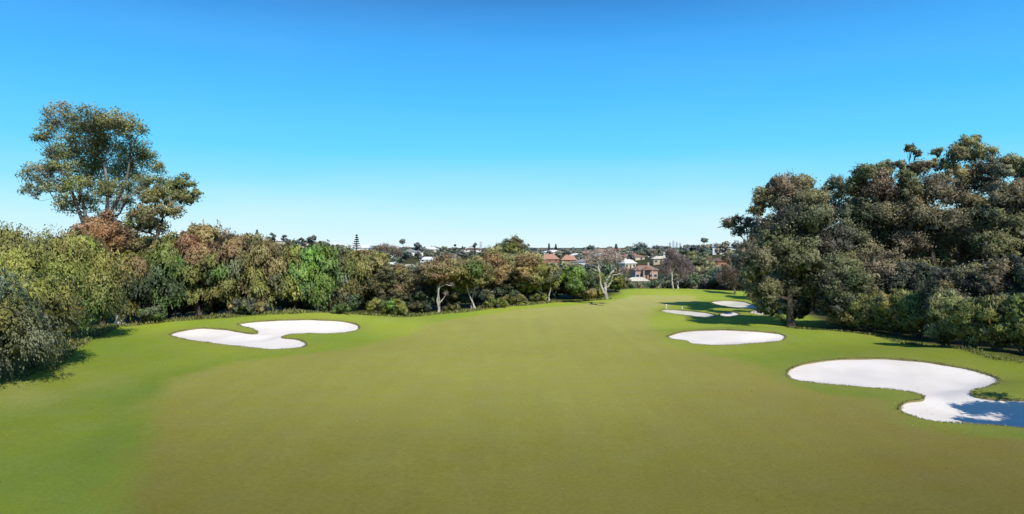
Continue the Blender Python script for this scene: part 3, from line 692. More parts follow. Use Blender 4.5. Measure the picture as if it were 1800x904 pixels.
# low shrubs and tufts at the grass edge
def shrub(px, py, h, w, label, cs, style='spike', name='low_bush', dens=120, group=None):
    b = G(px, py); cl = auto_clumps(b[0], b[1] + w * .4, h, w, w, 8, cs, 0, .9, .5)
    build_tree(name, label, 'shrub', (b[0], b[1] + w * .4), cl, h * .4, .05, style, (.0036 * b[1], .0014 * b[1]), dens, M_GREYB, 1, .4, group, stems=2)
shrub(676, 556, 2.2, 5.0, 'bright yellow-green low bush in front of the left tree line', [YGREEN, BRIGHT, (.16, .165, .035)])
shrub(700, 557, 1.3, 2.6, 'small olive bush at the right foot of the bright low bush', [OLIVE, YGREEN])
shrub(420, 558, 1.8, 3.5, 'pale grey-green low bush under the khaki weeping trees', [GREYG, KHAKI])
shrub(445, 556, 1.3, 2.6, 'low khaki bush right of the pale grey-green low bush', [KHAKI, GREYG])
shrub(255, 572, 1.8, 2.8, 'light green tuft-like bush right of the pale stump', [GREYG, GREEN])
shrub(590, 553, 1.2, 3.5, 'low green bush under the bright green tree', [GREEN, OLIVE])
shrub(870, 543, 1.4, 3.5, 'low yellow-green bush right of the twin pale trunks', [YGREEN, OLIVE])
shrub(905, 538, 1.5, 4.0, 'low olive bush at the foot of the highest middle gum', [OLIVE, KHAKI])
shrub(950, 532, 1.2, 3.0, 'low bush left of the slim white trunk', [YGREEN, OLIVE])
shrub(1035, 528, 1.8, 3.4, 'khaki low bush left of the white dead tree base', [KHAKI, YGREEN])
shrub(1050, 526, 1.5, 3.0, 'yellow-green low bush touching the white dead tree base', [YGREEN, OLIVE])
shrub(795, 549, 1.0, 2.6, 'low dark bush between the white trunk and the twin trunks', [DULL, OLIVE])
shrub(740, 552, 1.6, 3.6, 'dark low bush behind the fallen twigs', [DARK, DULL])

# pale stump
def post_like(name, label, cat, loc, pts_, radii, mat, sides=8, jit=0.0, part=None):
    root = Acc(); root.tube(pts_, radii, sides)
    me = root.mesh(name, True)
    if jit:
        for v in me.vertices: v.co.x += random.uniform(-jit, jit); v.co.y += random.uniform(-jit, jit)
    o = link(name, me, mat, None, loc); tag(o, label, cat); return o
b = G(211, 571)
acc = Acc()
acc.tube([(0, 0, -.2), (0, 0, .12), (.03, 0, .5), (-.05, 0, 1.0), (.02, 0, 1.5), (.0, 0, 1.75), (0, 0, 1.78)], [.75, .6, .42, .38, .3, .16, .01], 11)
acc.tube([(.1, 0, .8), (.35, .05, 1.25), (.42, .1, 1.5)], [.2, .12, .02], 6)
me = acc.mesh('tree_stump', True)
o = link('tree_stump', me, M_PALE, None, (b[0], b[1], float(H(*b)))); tag(o, 'pale grey broken tree stump under the left trees', 'tree stump')

# thin pale post beside bright bush
b = G(649, 554); acc = Acc(); acc.tube([(0, 0, -.2), (0, 0, 1.55), (0, 0, 1.6)], [.06, .055, .03], 8)
o = link('wooden_post', acc.mesh('wooden_post', True), M_PALE, None, (b[0], b[1], float(H(*b)))); tag(o, 'thin pale post left of the bright low bush', 'post')
# little markers near the far sliver bunker
M_WHITE = mat_noise('white_paint', (.74, .74, .72), (.82, .82, .8), 3, .5)
for px, py, hh, lb in [(1171, 543, .55, 'white marker post above the left tip of the sliver bunker'), (1199, 543.5, .3, 'smaller white marker post right of the taller one at the sliver bunker')]:
    b = G(px, py); root = empty('marker_post', (b[0], b[1], float(H(*b)))); tag(root, lb, 'marker post')
    acc = Acc(); acc.tube([(0, 0, -.1), (0, 0, hh * .7)], [.05, .05], 8); link('stake', acc.mesh('stake', True), M_WHITE, root)
    acc = Acc(); acc.tube([(0, 0, hh * .7), (0, 0, hh * .72), (0, 0, hh), (0, 0, hh * 1.04)], [.06, .12, .12, .02], 10); link('cap', acc.mesh('cap', True), M_WHITE, root)

# ------------------------------------------------------------------ bare trees
def bare_tree(label, bpx, stems_px, d, twig_clumps, bark, twig_col, r0=.2, ntw=900, tl=(.5, 1.4)):
    base = P(bpx[0], bpx[1], d); base[2] = float(H(base[0], d)) - .1
    root = empty('bare_tree', base); tag(root, label, 'tree')
    w, tw = Acc(), Acc()
    ends = []
    for path in stems_px:
        pts_ = [P(x, y, d + dz) - base for x, y, dz in path[1:]]
        a0 = path[0]
        p = np.array(pts_); k = len(p)
        # resample
        tt = np.linspace(0, k - 1, k * 4); q = np.column_stack([np.interp(tt, np.arange(k), p[:, i]) for i in range(3)])
        q[1:-1] += rng.normal(0, .05, (len(q) - 2, 3))
        w.tube(q, np.linspace(a0, a0 * .35, len(q)), 7); ends.append((q, a0 * .4))
    for px, py, r in twig_clumps:
        c = P(px, py, d + rng.uniform(-1, 1)) - base; rr = r * d / F
        q, er = ends[int(np.argmin([np.linalg.norm(e[0][-1] - c) for e in ends]))]
        e = q[-1 - int(rng.integers(0, 3))]
        s = limb(w, e, c, er * .9, .03, .12, 5, 5)
        for _ in range(7):
            v = unit(rng.normal(size=3) + np.array([0, 0, .25])); limb(w, s[int(rng.integers(2, 5))], c + v * rr * .8, .04, .015, .15, 4, 4)
        n = ntw // max(1, len(twig_clumps))
        off = unit(rng.normal(size=(n, 3))); pos = c + off * rr * rng.random((n, 1)) ** .5
        dirs = unit(off + rng.normal(0, .6, (n, 3)) + np.array([0, 0, .3]))
        colr = np.array(twig_col) * (1 + rng.normal(0, .25, (n, 1)))
        put_leaves(tw, pos, rng.uniform(*tl, n), np.full(n, .05), dirs, unit(rng.normal(size=(n, 3))), unit(off + rng.normal(0, .3, (n, 3))), np.clip(colr, .01, .7))
    link('trunk', w.mesh('trunk', True), bark, root); link('crown', tw.mesh('crown'), M_TWIG, root)
bare_tree('white dead tree with forked trunk and reddish twigs at the end of left woods', (1067, 524), [
    (.24, (1067, 526, 0), (1064, 510, 0), (1064, 500, 0), (1069, 488, 0), (1077, 477, 0), (1084, 463, .3), (1086, 457, .4)),
    (.17, (1062, 515, 0), (1056, 500, .3), (1054, 484, .3), (1052, 466, .2), (1049, 458, 0)),
    (.13, (1067, 505, 0), (1074, 496, -.3), (1078, 484, -.4), (1096, 482, -.6)), (.10, (1077, 477, 0), (1074, 466, .2), (1068, 458, .4)), (.10, (1084, 463, .3), (1083, 450, .4), (1083, 438, .6))], 92,
    [(1040, 452, 12), (1030, 447, 9), (1050, 446, 11), (1060, 450, 10), (1068, 444, 10), (1080, 446, 10), (1090, 455, 9), (1046, 458, 9), (1072, 455, 9), (1094, 478, 8), (1100, 474, 6), (1035, 458, 8)], M_PALE, (.42, .31, .26), ntw=2300, tl=(.3, .9))
bare_tree('purple-grey leafless tree with twin pale trunks at the far end of the fairway', (1186, 514), [
    (.2, (1184, 515, 0), (1182, 500, 0), (1181, 485, 0), (1184, 472, 0)), (.17, (1191, 515, 0), (1192, 500, 0), (1196, 485, .3), (1200, 474, .4)), (.12, (1181, 485, 0), (1176, 470, 0), (1174, 460, 0))], 119,
    [(1172, 462, 12), (1182, 455, 13), (1195, 458, 13), (1205, 465, 12), (1212, 474, 11), (1170, 475, 11), (1190, 470, 13), (1200, 480, 11), (1180, 445, 9)], M_PALE, (.20, .15, .155), ntw=6000, tl=(.35, 1.0))
bare_tree('leafless pale-limbed tree rising behind the low brown scrub left of centre', (685, 500), [
    (.22, (684, 520, 0), (682, 470, 0), (680, 455, 0), (676, 446, 0)), (.14, (680, 458, 0), (672, 444, 0), (669, 432, 0)), (.14, (682, 460, 0), (692, 450, 0), (700, 440, 0))], 108,
    [(668, 438, 9), (678, 436, 9), (690, 440, 9), (700, 444, 8), (664, 450, 8)], M_PALE, (.22, .17, .12), ntw=2200, tl=(.3, .9))
bare_tree('brown half-bare tree right of the purple-grey leafless tree', (1296, 524), [
    (.2, (1292, 526, 0), (1291, 508, 0), (1286, 495, 0)), (.16, (1291, 508, 0), (1300, 492, 0))], 112,
    [(1270, 490, 11), (1282, 482, 12), (1296, 478, 12), (1306, 488, 11), (1290, 494, 11), (1276, 474, 9)], M_GREYB, (.15, .11, .08), ntw=5000, tl=(.3, .9))
bare_tree('small leafless tree with white side branches before the brown gum', (771, 549), [
    (.15, (771, 549, 0), (769, 525, 0), (773, 500, 0), (775, 484, 0)), (.09, (770, 535, 0), (780, 525, 0), (783, 518, 0)), (.08, (772, 505, 0), (784, 500, 0), (794, 502, 0)), (.08, (773, 498, 0), (783, 492, 0))], 84,
    [(770, 478, 7), (780, 482, 6), (794, 500, 4), (784, 516, 4), (764, 486, 6)], M_PALE, (.25, .2, .16), ntw=700, tl=(.3, .8))

# ------------------------------------------------------------------ houses
def lin(h): return tuple(((v / 255) ** 2.2) for v in h)
ROOF = {}
def roof_mat(key):
    if key not in ROOF:
        c = {'terracotta': (.33, .19, .14), 'orange-red': (.46, .25, .17), 'white': (.78, .77, .75), 'cream': (.66, .60, .48), 'grey': (.30, .29, .29), 'beige': (.42, .36, .28), 'brown': (.20, .12, .085)}[key]
        ROOF[key] = mat_noise(key + '_roof', tuple(v * .85 for v in c), tuple(min(v * 1.1, .85) for v in c), 1.2, .8, .4, 6, (1, 1, 1))
    return ROOF[key]
WALL = {k: mat_noise(k + '_wall', tuple(v * .9 for v in c), c, 1.5, .9) for k, c in {'cream': (.62, .55, .42), 'white': (.74, .73, .70), 'brick': (.34, .16, .10), 'sandstone': (.50, .40, .27), 'pink': (.50, .35, .28)}.items()}
M_GLASS = mat_noise('window_glass', (.02, .025, .03), (.05, .06, .07), .6, .12, spec=.6)
M_DOOR = mat_noise('door_paint', (.10, .06, .04), (.16, .10, .07), 2, .6)
M_FRAME = mat_noise('frame_paint', (.6, .6, .58), (.7, .7, .68), 2, .6)

def box(bm_v, bm_f, x0, x1, y0, y1, z0, z1):
    n = len(bm_v)
    bm_v += [(x0, y0, z0), (x1, y0, z0), (x1, y1, z0), (x0, y1, z0), (x0, y0, z1), (x1, y0, z1), (x1, y1, z1), (x0, y1, z1)]
    bm_f += [(n, n + 3, n + 2, n + 1), (n + 4, n + 5, n + 6, n + 7), (n, n + 1, n + 5, n + 4), (n + 1, n + 2, n + 6, n + 5), (n + 2, n + 3, n + 7, n + 6), (n + 3, n, n + 4, n + 7)]
def pm(name, boxes=(), faces=None, verts=None):
    v, f = list(verts or []), list(faces or [])
    for b in boxes: box(v, f, *b)
    me = bpy.data.meshes.new(name); me.from_pydata(v, [], f); me.update(); return me

def house(label, loc, w, dp, h, roof, wall, rz=0, kind='hip', rise=1.8, chimney=False, detail=True, group=None, porch=False, name='house', nwin=3, floors=1):
    root = empty(name, loc, rz); tag(root, label, 'house', group)
    x, y = w / 2, dp / 2
    link('wall', pm('wall', [(-x, x, -y, y, -1.5, h)]), WALL[wall], root)
    e = .6
    if kind == 'flat':
        ro = link('roof', pm('roof', [(-x - e, x + e, -y - e, y + e, h + .003, h + .35)]), roof_mat(roof), root)
    else:
        k = .02 if kind == 'gable' else min(y, x) * .9
        X0, Y0 = x + e, y + e
        V = [(-X0, -Y0, h), (X0, -Y0, h), (X0, Y0, h), (-X0, Y0, h), (-X0 + k, 0, h + rise), (X0 - k, 0, h + rise), (-X0, -Y0, h - .2), (X0, -Y0, h - .2), (X0, Y0, h - .2), (-X0, Y0, h - .2)]
        Fc = [(0, 1, 5, 4), (1, 2, 5), (2, 3, 4, 5), (3, 0, 4), (6, 7, 1, 0), (7, 8, 2, 1), (8, 9, 3, 2), (9, 6, 0, 3), (9, 8, 7, 6)]
        ro = link('roof', pm('roof', (), Fc, V), roof_mat(roof), root)
    if chimney:
        link('chimney', pm('chimney', [(x * .3, x * .3 + .8, -.4, .4, h + rise * .4, h + rise + 1.3)]), WALL[wall], ro)
    if detail:
        for fl in range(floors):
            z0 = .9 + fl * 2.8
            for i in range(nwin):
                cx = -x + (i + .5) * w / nwin
                if fl == 0 and i == nwin // 2: continue
                fo_ = link('window', pm('window', [(cx - .8, cx + .8, -y - .06, -y + .02, z0, z0 + 1.3)]), M_FRAME, root)
                link('pane', pm('pane', [(cx - .7, cx + .7, -y - .09, -y - .05, z0 + .1, z0 + 1.2)]), M_GLASS, fo_)
        cx = -x + (nwin // 2 + .5) * w / nwin
        link('door', pm('door', [(cx - .5, cx + .5, -y - .08, -y + .02, 0, 2.1)]), M_DOOR, root)
    if porch:
        X0 = w * .22
        V = [(-X0, -y - 2.6, h), (X0, -y - 2.6, h), (X0, -y + .4, h + .0), (-X0, -y + .4, h), (0, -y - 2.6, h + 1.5), (0, -y + 2, h + 1.5)]
        link('porch_roof', pm('porch_roof', (), [(0, 4, 5, 3), (4, 1, 2, 5), (0, 1, 4), (0, 3, 2, 1)], V), roof_mat(roof), root)
        for s in (-1, 1):
            link('porch_column', pm('porch_column', [(s * X0 * .85 - .25, s * X0 * .85 + .25, -y - 2.4, -y - 1.9, -1, h - .003)]), WALL['pink'], root)
    return root
def house_px(label, px, basepy, wpx, roof, wall, hfac=1.0, **kw):
    b = G(px, basepy); w = max(6, wpx * b[1] / F); rz = kw.pop('rz', 0)
    ht = kw.pop('h', 3.0)
    return house(label, (b[0], b[1], float(H(*b))), w, kw.pop('dp', w * .7), ht, roof, wall, rz, **kw)
HP = []   # keep far trees off these
def hp(label, px, by, wpx, roof, wall, **kw):
    o = house_px(label, px, by, wpx, roof, wall, **kw); HP.append((o.location.x, o.location.y, wpx * o.location.y / F)); return o
hp('two-storey terracotta house with gabled portico and columns beyond the fairway end', 1132, 490, 40, 'terracotta', 'pink', h=4.2, rise=2.0, porch=True, nwin=5, floors=2, chimney=True, rz=.12)
hp('low pavilion-like house with cream roof and shaded verandah beyond the fairway end', 1120, 505, 34, 'cream', 'sandstone', h=2.6, rise=1.2)
hp('house with bright white metal roof behind the dead tree', 1103, 472, 24, 'white', 'cream', h=3, rise=2, rz=.5)
hp('cream roofed house above the terracotta portico house', 1160, 464, 26, 'cream', 'sandstone', h=3.0, rise=1.4, floors=1)
hp('house with low brown roof and pale wall right of the purple-grey tree', 1218, 496, 26, 'brown', 'cream', h=2.8, rise=2)
hp('long white flat-roofed building on the right slope beside the woods', 1273, 446, 40, 'white', 'white', h=4, kind='flat', rz=-.25)
hp('orange-red tiled house with chimney in the centre of the skyline', 966, 462, 32, 'orange-red', 'brick', h=2.8, rise=3.6, chimney=True)
hp('orange-red tiled house right of the chimney house', 1000, 463, 26, 'orange-red', 'brick', h=2.6, rise=3.2)
hp('brown tiled house lower than the orange-red pair', 1005, 476, 30, 'brown', 'cream', h=2.6, rise=2, rz=.2)
hp('large white metal roofed hall on the left skyline', 630, 443, 42, 'white', 'white', h=3.5, rise=2.6, kind='gable')
hp('long beige roofed house right of the large white hall', 705, 440, 36, 'beige', 'cream', h=3, rise=2)
hp('white hip roofed house left of the highest middle gum', 757, 442, 26, 'white', 'white', h=2.4, rise=3)
hp('white garage-like house seen low between middle gums', 752, 462, 24, 'white', 'white', h=2.4, rise=1.8)
hp('beige roofed house half hidden behind the left scrub', 722, 482, 42, 'beige', 'sandstone', h=2.6, rise=2.8, rz=-.2)
hp('brown roofed house with white gable near the highest middle gum', 832, 443, 34, 'brown', 'white', h=2.8, rise=2.2)
hp('cream house on the far left ridge beside the round dark tree', 478, 421, 20, 'terracotta', 'cream', h=3.4, rise=1.8)
hp('white house at the top of the far left ridge', 515, 423, 18, 'grey', 'white', h=3.4, rise=1.6)
hp('white flat-roofed house on the right end of the far left ridge', 572, 424, 20, 'white', 'cream', h=3.4, rise=1.4, kind='flat')
hp('pink walled house at the top of the right hill', 1254, 434, 16, 'terracotta', 'pink', h=4.5, rise=1.4)

# ------------------------------------------------------------------ far trees (shared meshes)
def far_proto(kind, seed, h, w, n, leaf, colors):
    crown, wood = Acc(), Acc(); cs = []
    ga = 2.4
    nc = 7
    for i in range(nc):
        a = i * ga; zc = rng.uniform(-.6, .9); rho = math.sqrt(max(0, 1 - zc * zc)) * .55
        cs.append((np.array([math.cos(a) * rho * w / 2, math.sin(a) * rho * w / 2, h * .5 + zc * h * .34]), w * rng.uniform(.2, .3)))
    limb(wood, (0, 0, -.5), (rng.normal(0, .2), rng.normal(0, .2), h * .5), .2, .12, .05, 5, 5)
    for c, r in cs:
        limb(wood, (0, 0, h * .35), c, .1, .03, .1, 4, 4)
        clump_leaves(crown, c, (r, r, r * .8), n // nc, leaf, leaf * .5, np.array(colors[rng.integers(0, len(colors))]), 'gum', 9, .5, .2)
    return wood.mesh('trunk', True), crown.mesh('crown')
FARC = {'olive': ([OLIVE, (.10, .105, .04)], 'olive'), 'brown': ([(.13, .10, .055), KHAKI], 'brownish'), 'green': ([(.055, .085, .032), (.07, .10, .03)], 'deep green'), 'grey': ([(.075, .08, .065), (.09, .08, .075)], 'grey-violet')}
PROT = {}
for k, (cs, nm) in FARC.items():
    PROT[k] = [far_proto(k, s, 7.5, 8.5, 2200, .55, [np.array(c) * .85 + np.array((.040, .042, .034)) for c in cs]) for s in range(3)]  # leaf colours lifted toward grey to paint distance haze
PROT_LO = {k: [far_proto(k, s, 7.5, 8.5, 700, 1.0, [np.array(c) * .75 + np.array((.066, .072, .074)) for c in cs]) for s in range(2)] for k, (cs, nm) in FARC.items()}  # stronger bluish haze painted into the farther crowns
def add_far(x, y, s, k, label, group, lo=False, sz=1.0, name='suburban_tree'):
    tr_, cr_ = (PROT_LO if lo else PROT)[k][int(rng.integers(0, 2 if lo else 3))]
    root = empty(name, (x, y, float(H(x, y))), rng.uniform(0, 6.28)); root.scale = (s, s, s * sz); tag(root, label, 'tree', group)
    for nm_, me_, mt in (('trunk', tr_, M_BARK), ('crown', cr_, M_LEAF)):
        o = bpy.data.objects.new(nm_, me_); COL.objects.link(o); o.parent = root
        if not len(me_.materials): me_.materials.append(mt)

def clear(x, y, m=4, behind=True):
    for hx, hy, w in HP:
        # leave a sight corridor in front of each house so its roof shows
        t_ = y / hy
        if .74 < t_ < 1.02 and abs(x - hx * t_) < w * .42 + m: 
            if t_ > .93 or rng.random() < .75: return False
        if abs(y - hy) < w * .7 and abs(x - hx) < w * .75: return False
    return True
# bushes just over the crest of the fairway end
keys = list(FARC)
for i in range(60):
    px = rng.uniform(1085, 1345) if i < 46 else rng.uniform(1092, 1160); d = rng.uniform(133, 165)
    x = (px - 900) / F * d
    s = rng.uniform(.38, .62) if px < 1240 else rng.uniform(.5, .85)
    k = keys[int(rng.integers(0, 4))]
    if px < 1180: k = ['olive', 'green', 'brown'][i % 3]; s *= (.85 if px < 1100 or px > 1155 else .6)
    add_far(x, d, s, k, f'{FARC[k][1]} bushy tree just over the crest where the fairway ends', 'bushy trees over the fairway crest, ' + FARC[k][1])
# the wood behind the left line and the middle
cnt = 0
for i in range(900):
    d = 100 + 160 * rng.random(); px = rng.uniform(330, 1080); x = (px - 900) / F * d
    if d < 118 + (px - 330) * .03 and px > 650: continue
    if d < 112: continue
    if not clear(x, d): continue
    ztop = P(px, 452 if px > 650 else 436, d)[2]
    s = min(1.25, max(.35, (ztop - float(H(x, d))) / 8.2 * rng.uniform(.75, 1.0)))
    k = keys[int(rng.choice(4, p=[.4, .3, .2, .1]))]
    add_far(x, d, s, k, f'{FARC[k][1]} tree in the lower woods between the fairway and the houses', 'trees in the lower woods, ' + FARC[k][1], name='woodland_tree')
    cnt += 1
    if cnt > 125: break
# suburb trees
cnt = 0
cand = []
for i in range(4000):
    d = 190 + 760 * rng.random() ** .8; px = rng.uniform(400, 1400); x = (px - 900) / F * d
    cand.append((d, px, x))
cand.sort()
far_lo = []
for d, px, x in cand:
    if rng.random() > .30 * (d / 500): continue
    if not clear(x, d, 3): continue
    s = rng.uniform(.45, .95) * (1.0 if d < 500 else 1.0)
    ztop = P(px, 431 + 4 * rng.random() - (13 * math.exp(-((px - 520) / 70) ** 2)) - 8 * math.exp(-((px - 1260) / 70) ** 2), d)[2]
    s = min(s, max(.3, (ztop - float(H(x, d))) / 8.0))
    far_lo.append((x, d, s))
rng.shuffle(far_lo)
far_lo = sorted(far_lo[:900], key=lambda q: q[1] / q[2])
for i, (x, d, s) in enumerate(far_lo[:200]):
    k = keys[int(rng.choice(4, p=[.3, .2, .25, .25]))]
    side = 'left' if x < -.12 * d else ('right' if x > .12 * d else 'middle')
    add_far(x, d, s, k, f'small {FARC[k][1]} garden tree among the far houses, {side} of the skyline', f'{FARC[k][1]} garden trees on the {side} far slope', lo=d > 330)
# the rest read as one mass
rest = far_lo[200:]
acc = Acc()
for x, d, s in rest:
    z = float(H(x, d)); k = keys[int(rng.choice(4, p=[.3, .2, .25, .25]))]; c0 = FARC[k][0][0]
    for j in range(3):
        c = np.array([x + rng.normal(0, 1.6) * s, d + rng.normal(0, 1.6) * s, z + (3.5 + rng.uniform(-1.5, 1.8)) * s])
        clump_leaves(acc, c, (2.6 * s, 2.6 * s, 2.4 * s), 90, 1.2, .7, np.array(c0) * .7 + np.array((.070, .078, .084)), 'gum', 7, .5, .2)  # bluish lift in the leaf colour stands for haze
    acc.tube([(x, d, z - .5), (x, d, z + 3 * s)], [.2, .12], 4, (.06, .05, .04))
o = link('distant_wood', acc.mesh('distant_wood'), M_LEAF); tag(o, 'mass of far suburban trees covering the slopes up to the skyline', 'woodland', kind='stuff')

cnt = 0
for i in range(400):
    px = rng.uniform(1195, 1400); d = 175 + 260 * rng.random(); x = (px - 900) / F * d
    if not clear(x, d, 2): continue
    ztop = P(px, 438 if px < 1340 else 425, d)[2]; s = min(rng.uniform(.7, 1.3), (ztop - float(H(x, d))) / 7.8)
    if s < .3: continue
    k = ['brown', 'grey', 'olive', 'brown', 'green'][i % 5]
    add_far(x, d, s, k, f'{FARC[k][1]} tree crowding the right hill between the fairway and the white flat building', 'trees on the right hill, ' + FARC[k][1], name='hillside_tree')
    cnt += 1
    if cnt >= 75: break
# skyline landmark trees
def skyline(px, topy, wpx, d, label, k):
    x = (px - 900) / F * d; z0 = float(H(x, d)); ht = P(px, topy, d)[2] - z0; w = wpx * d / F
    tr_, cr_ = far_proto(k, 0, ht, w, 1500, max(.8, w * .06), [np.array(c) * .6 + np.array((.066, .076, .088)) for c in FARC[k][0]])  # skyline haze mixed into the crown colours
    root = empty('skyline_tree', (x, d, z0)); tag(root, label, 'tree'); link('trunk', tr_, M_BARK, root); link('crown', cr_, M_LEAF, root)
skyline(712, 411, 30, 420, 'large round tree breaking the skyline above the beige roofed house', 'green')
skyline(735, 420, 20, 440, 'smaller tree at the right shoulder of the large round skyline tree', 'grey')
skyline(660, 424, 24, 430, 'low spreading skyline tree right of the large white hall', 'green')
skyline(1237, 413, 20, 380, 'dark round tree on top of the right hill', 'green')
skyline(1215, 424, 26, 380, 'low dark crown left of the dark round hilltop tree', 'grey')
skyline(1270, 416, 30, 360, 'leafy crown just left of the right woods on the skyline', 'brown')
skyline(1296, 420, 26, 350, 'grey crown touching the tip of the right woods', 'grey')
skyline(1125, 427, 36, 560, 'broad flat crown on the skyline left of the pale towers', 'green')
skyline(1158, 428, 26, 540, 'second broad crown on the skyline nearer the pale towers', 'grey')
skyline(1035, 432, 30, 700, 'distant crown above the dead tree on the skyline', 'green')
skyline(478, 407, 15, 560, 'round dark tree on the far left ridge', 'green')
skyline(500, 410, 12, 560, 'small upright crown on the far left ridge', 'grey')
skyline(548, 409, 20, 560, 'brownish crown at the right end of the far left ridge', 'brown')
skyline(530, 412, 10, 560, 'narrow crown in the middle of the far left ridge', 'green')
skyline(425, 402, 50, 150, 'broad grey-green dome behind the khaki weeping trees', 'green')
skyline(800, 422, 7, 500, 'tall narrow tree on the middle skyline', 'grey')
skyline(835, 421, 9, 500, 'dark upright tree left of the highest middle gum', 'green')

# norfolk pines: straight trunk with tiers of horizontal boughs
def pine(px, topy, d, label, tiers=7, wr=.28):
    x = (px - 900) / F * d; z0 = float(H(x, d)); ht = P(px, topy, d)[2] - z0
    root = empty('norfolk_pine', (x, d, z0)); tag(root, label, 'tree', 'norfolk pines on the skyline')
    w, c = Acc(), Acc(); w.tube([(0, 0, -.5), (0, 0, ht * .5), (0, 0, ht)], [.45, .3, .06], 6)
    for i in range(tiers):
        t_ = .35 + .6 * i / (tiers - 1); L_ = ht * wr * (1.05 - t_)
        for j in range(7):
            a = j * .9 + i * .5; tip = np.array([math.cos(a) * L_, math.sin(a) * L_, ht * t_ + L_ * .12])
            w.tube([(0, 0, ht * t_), tip], [.08, .03], 4)
            n = 45; tt = rng.random(n)[:, None]; pos = np.array([0, 0, ht * t_]) * (1 - tt) + tip * tt + rng.normal(0, .18, (n, 3))
            put_leaves(c, pos, rng.uniform(.7, 1.3, n), np.full(n, .3), unit(tip - [0, 0, ht * t_] + rng.normal(0, .9, (n, 3))), unit(rng.normal(size=(n, 3)) + [0, 0, 1]), unit(rng.normal(0, .4, (n, 3)) + [0, 0, .8]), np.tile((.035, .055, .035), (n, 1)) * (1 + rng.normal(0, .2, (n, 1))))
    link('trunk', w.mesh('trunk', True), M_BARK, root); link('crown', c.mesh('crown'), M_LEAF, root)
pine(452, 404, 560, 'norfolk pine on the far left ridge left of the round dark tree')
pine(627, 412, 520, 'norfolk pine standing behind the large white hall roof')
pine(965, 428, 760, 'small norfolk pine above the orange-red chimney house')
pine(977, 429, 760, 'small norfolk pine right of the one above the chimney house')
pine(1083, 429, 560, 'norfolk pine on the skyline above the dead tree', wr=.35)

# pale towers on the horizon
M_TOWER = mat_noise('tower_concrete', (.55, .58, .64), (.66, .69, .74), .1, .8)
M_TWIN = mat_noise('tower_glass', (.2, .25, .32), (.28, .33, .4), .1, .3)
for px, ty, wpx, lb in [(1178, 426, 3.2, 'leftmost pale tower of the four above the purple-grey tree'), (1184, 423, 3.0, 'tallest pale tower of the four above the purple-grey tree'), (1190, 425, 2.8, 'third pale tower from the left above the purple-grey tree'), (1196, 427, 2.6, 'rightmost pale tower of the four above the purple-grey tree'),
                        (845, 424, 4, 'pale apartment tower on the skyline left of the highest middle gum')]:
    d = 2600; x = (px - 900) / F * d; z0 = float(H(x, d)); ht = P(px, ty, d)[2] - z0; w = wpx * d / F
    root = empty('tower_block', (x, d, z0)); tag(root, lb, 'tower block')
    link('wall', pm('wall', [(-w / 2, w / 2, -w / 2, w / 2, -2, ht - 2)]), M_TOWER, root)
    link('roof', pm('roof', [(-w * .3, w * .3, -w * .3, w * .3, ht - 2 + .003, ht + 1.5)]), M_TOWER, root)
    for j in range(4):
        z1 = ht * (.2 + .19 * j); link('window_band', pm('window_band', [(-w * .44, w * .44, -w / 2 - .3, -w / 2 + .05, z1, z1 + 1.8)]), M_TWIN, root)

# far houses scattered on the slopes
kinds = [('terracotta', 'cream'), ('white', 'cream'), ('grey', 'white'), ('brown', 'brick'), ('orange-red', 'cream'), ('beige', 'white'), ('white', 'white')]
placed = 0
for i in range(600):
    d = rng.uniform(330, 900); px = rng.uniform(440, 1290); x = (px - 900) / F * d
    if any(abs(x - hx) < 20 and abs(d - hy) < 25 for hx, hy, _ in HP): continue
    rf, wl = kinds[int(rng.integers(0, len(kinds)))]; w = rng.uniform(10, 17)
    side = 'left' if px < 760 else ('right' if px > 1060 else 'middle')
    HP.append((x, d, w))
    house(f'far house with {rf} roof and {wl} walls half hidden by trees on the {side} slope', (x, d, float(H(x, d))), w, w * .7, rng.uniform(2.7, 3.6), rf, wl, rng.uniform(-.5, .5), rise=rng.uniform(1.4, 2.4), detail=d < 520, nwin=3,
          group=f'{rf} roofed far houses on the {side} slope', chimney=False)
    placed += 1
    if placed >= 60: break

# ------------------------------------------------------------------ long grass fringe along the tree line
def fringe(path, n, spread, hmin, hmax, name, label, c1):
    p = np.array([G(*q) for q in path]); seg = np.hypot(*np.diff(p, axis=0).T); cum = np.concatenate([[0], np.cumsum(seg)])
    t_ = rng.random(n) * cum[-1]; x = np.interp(t_, cum, p[:, 0]); y = np.interp(t_, cum, p[:, 1])
    clumpn = .5 + .5 * np.sin(t_ * 1.3) * np.sin(t_ * .47 + 1)
    r = np.abs(rng.normal(0, 1, n)) * spread - .25; sg = np.sign(x); x = x + sg * r * .7 + rng.normal(0, .12, n); y = y + r * .5
    z = H(x, y); hh = rng.uniform(hmin, hmax, n) * (.4 + clumpn)
    pos = np.column_stack([x, y, z + hh * .45]); dirs = unit(np.column_stack([rng.normal(0, .35, n), rng.normal(0, .35, n), np.ones(n)]))
    acc = Acc(); colr = np.array(c1) * (1 + rng.normal(0, .25, (n, 1))) * (1 + rng.normal(0, .08, (n, 3)))
    put_leaves(acc, pos, hh, np.full(n, .05) + hh * .12, dirs, unit(rng.normal(size=(n, 3)) * [1, 1, .2]), unit(rng.normal(0, .3, (n, 3)) + [0, 0, 1]), np.clip(colr, .01, .6))
    o = link(name, acc.mesh(name), M_LEAF); tag(o, label, 'grass', kind='stuff')
fringe([(20, 672), (110, 635), (160, 596), (205, 576), (300, 566), (420, 558), (520, 552), (640, 554), (700, 558), (760, 554), (830, 548), (900, 539), (960, 532), (1010, 531), (1058, 527)], 16000, 1.8, .06, .38, 'long_grass', 'long dry grass fringing the left tree line', (.36, .37, .11))
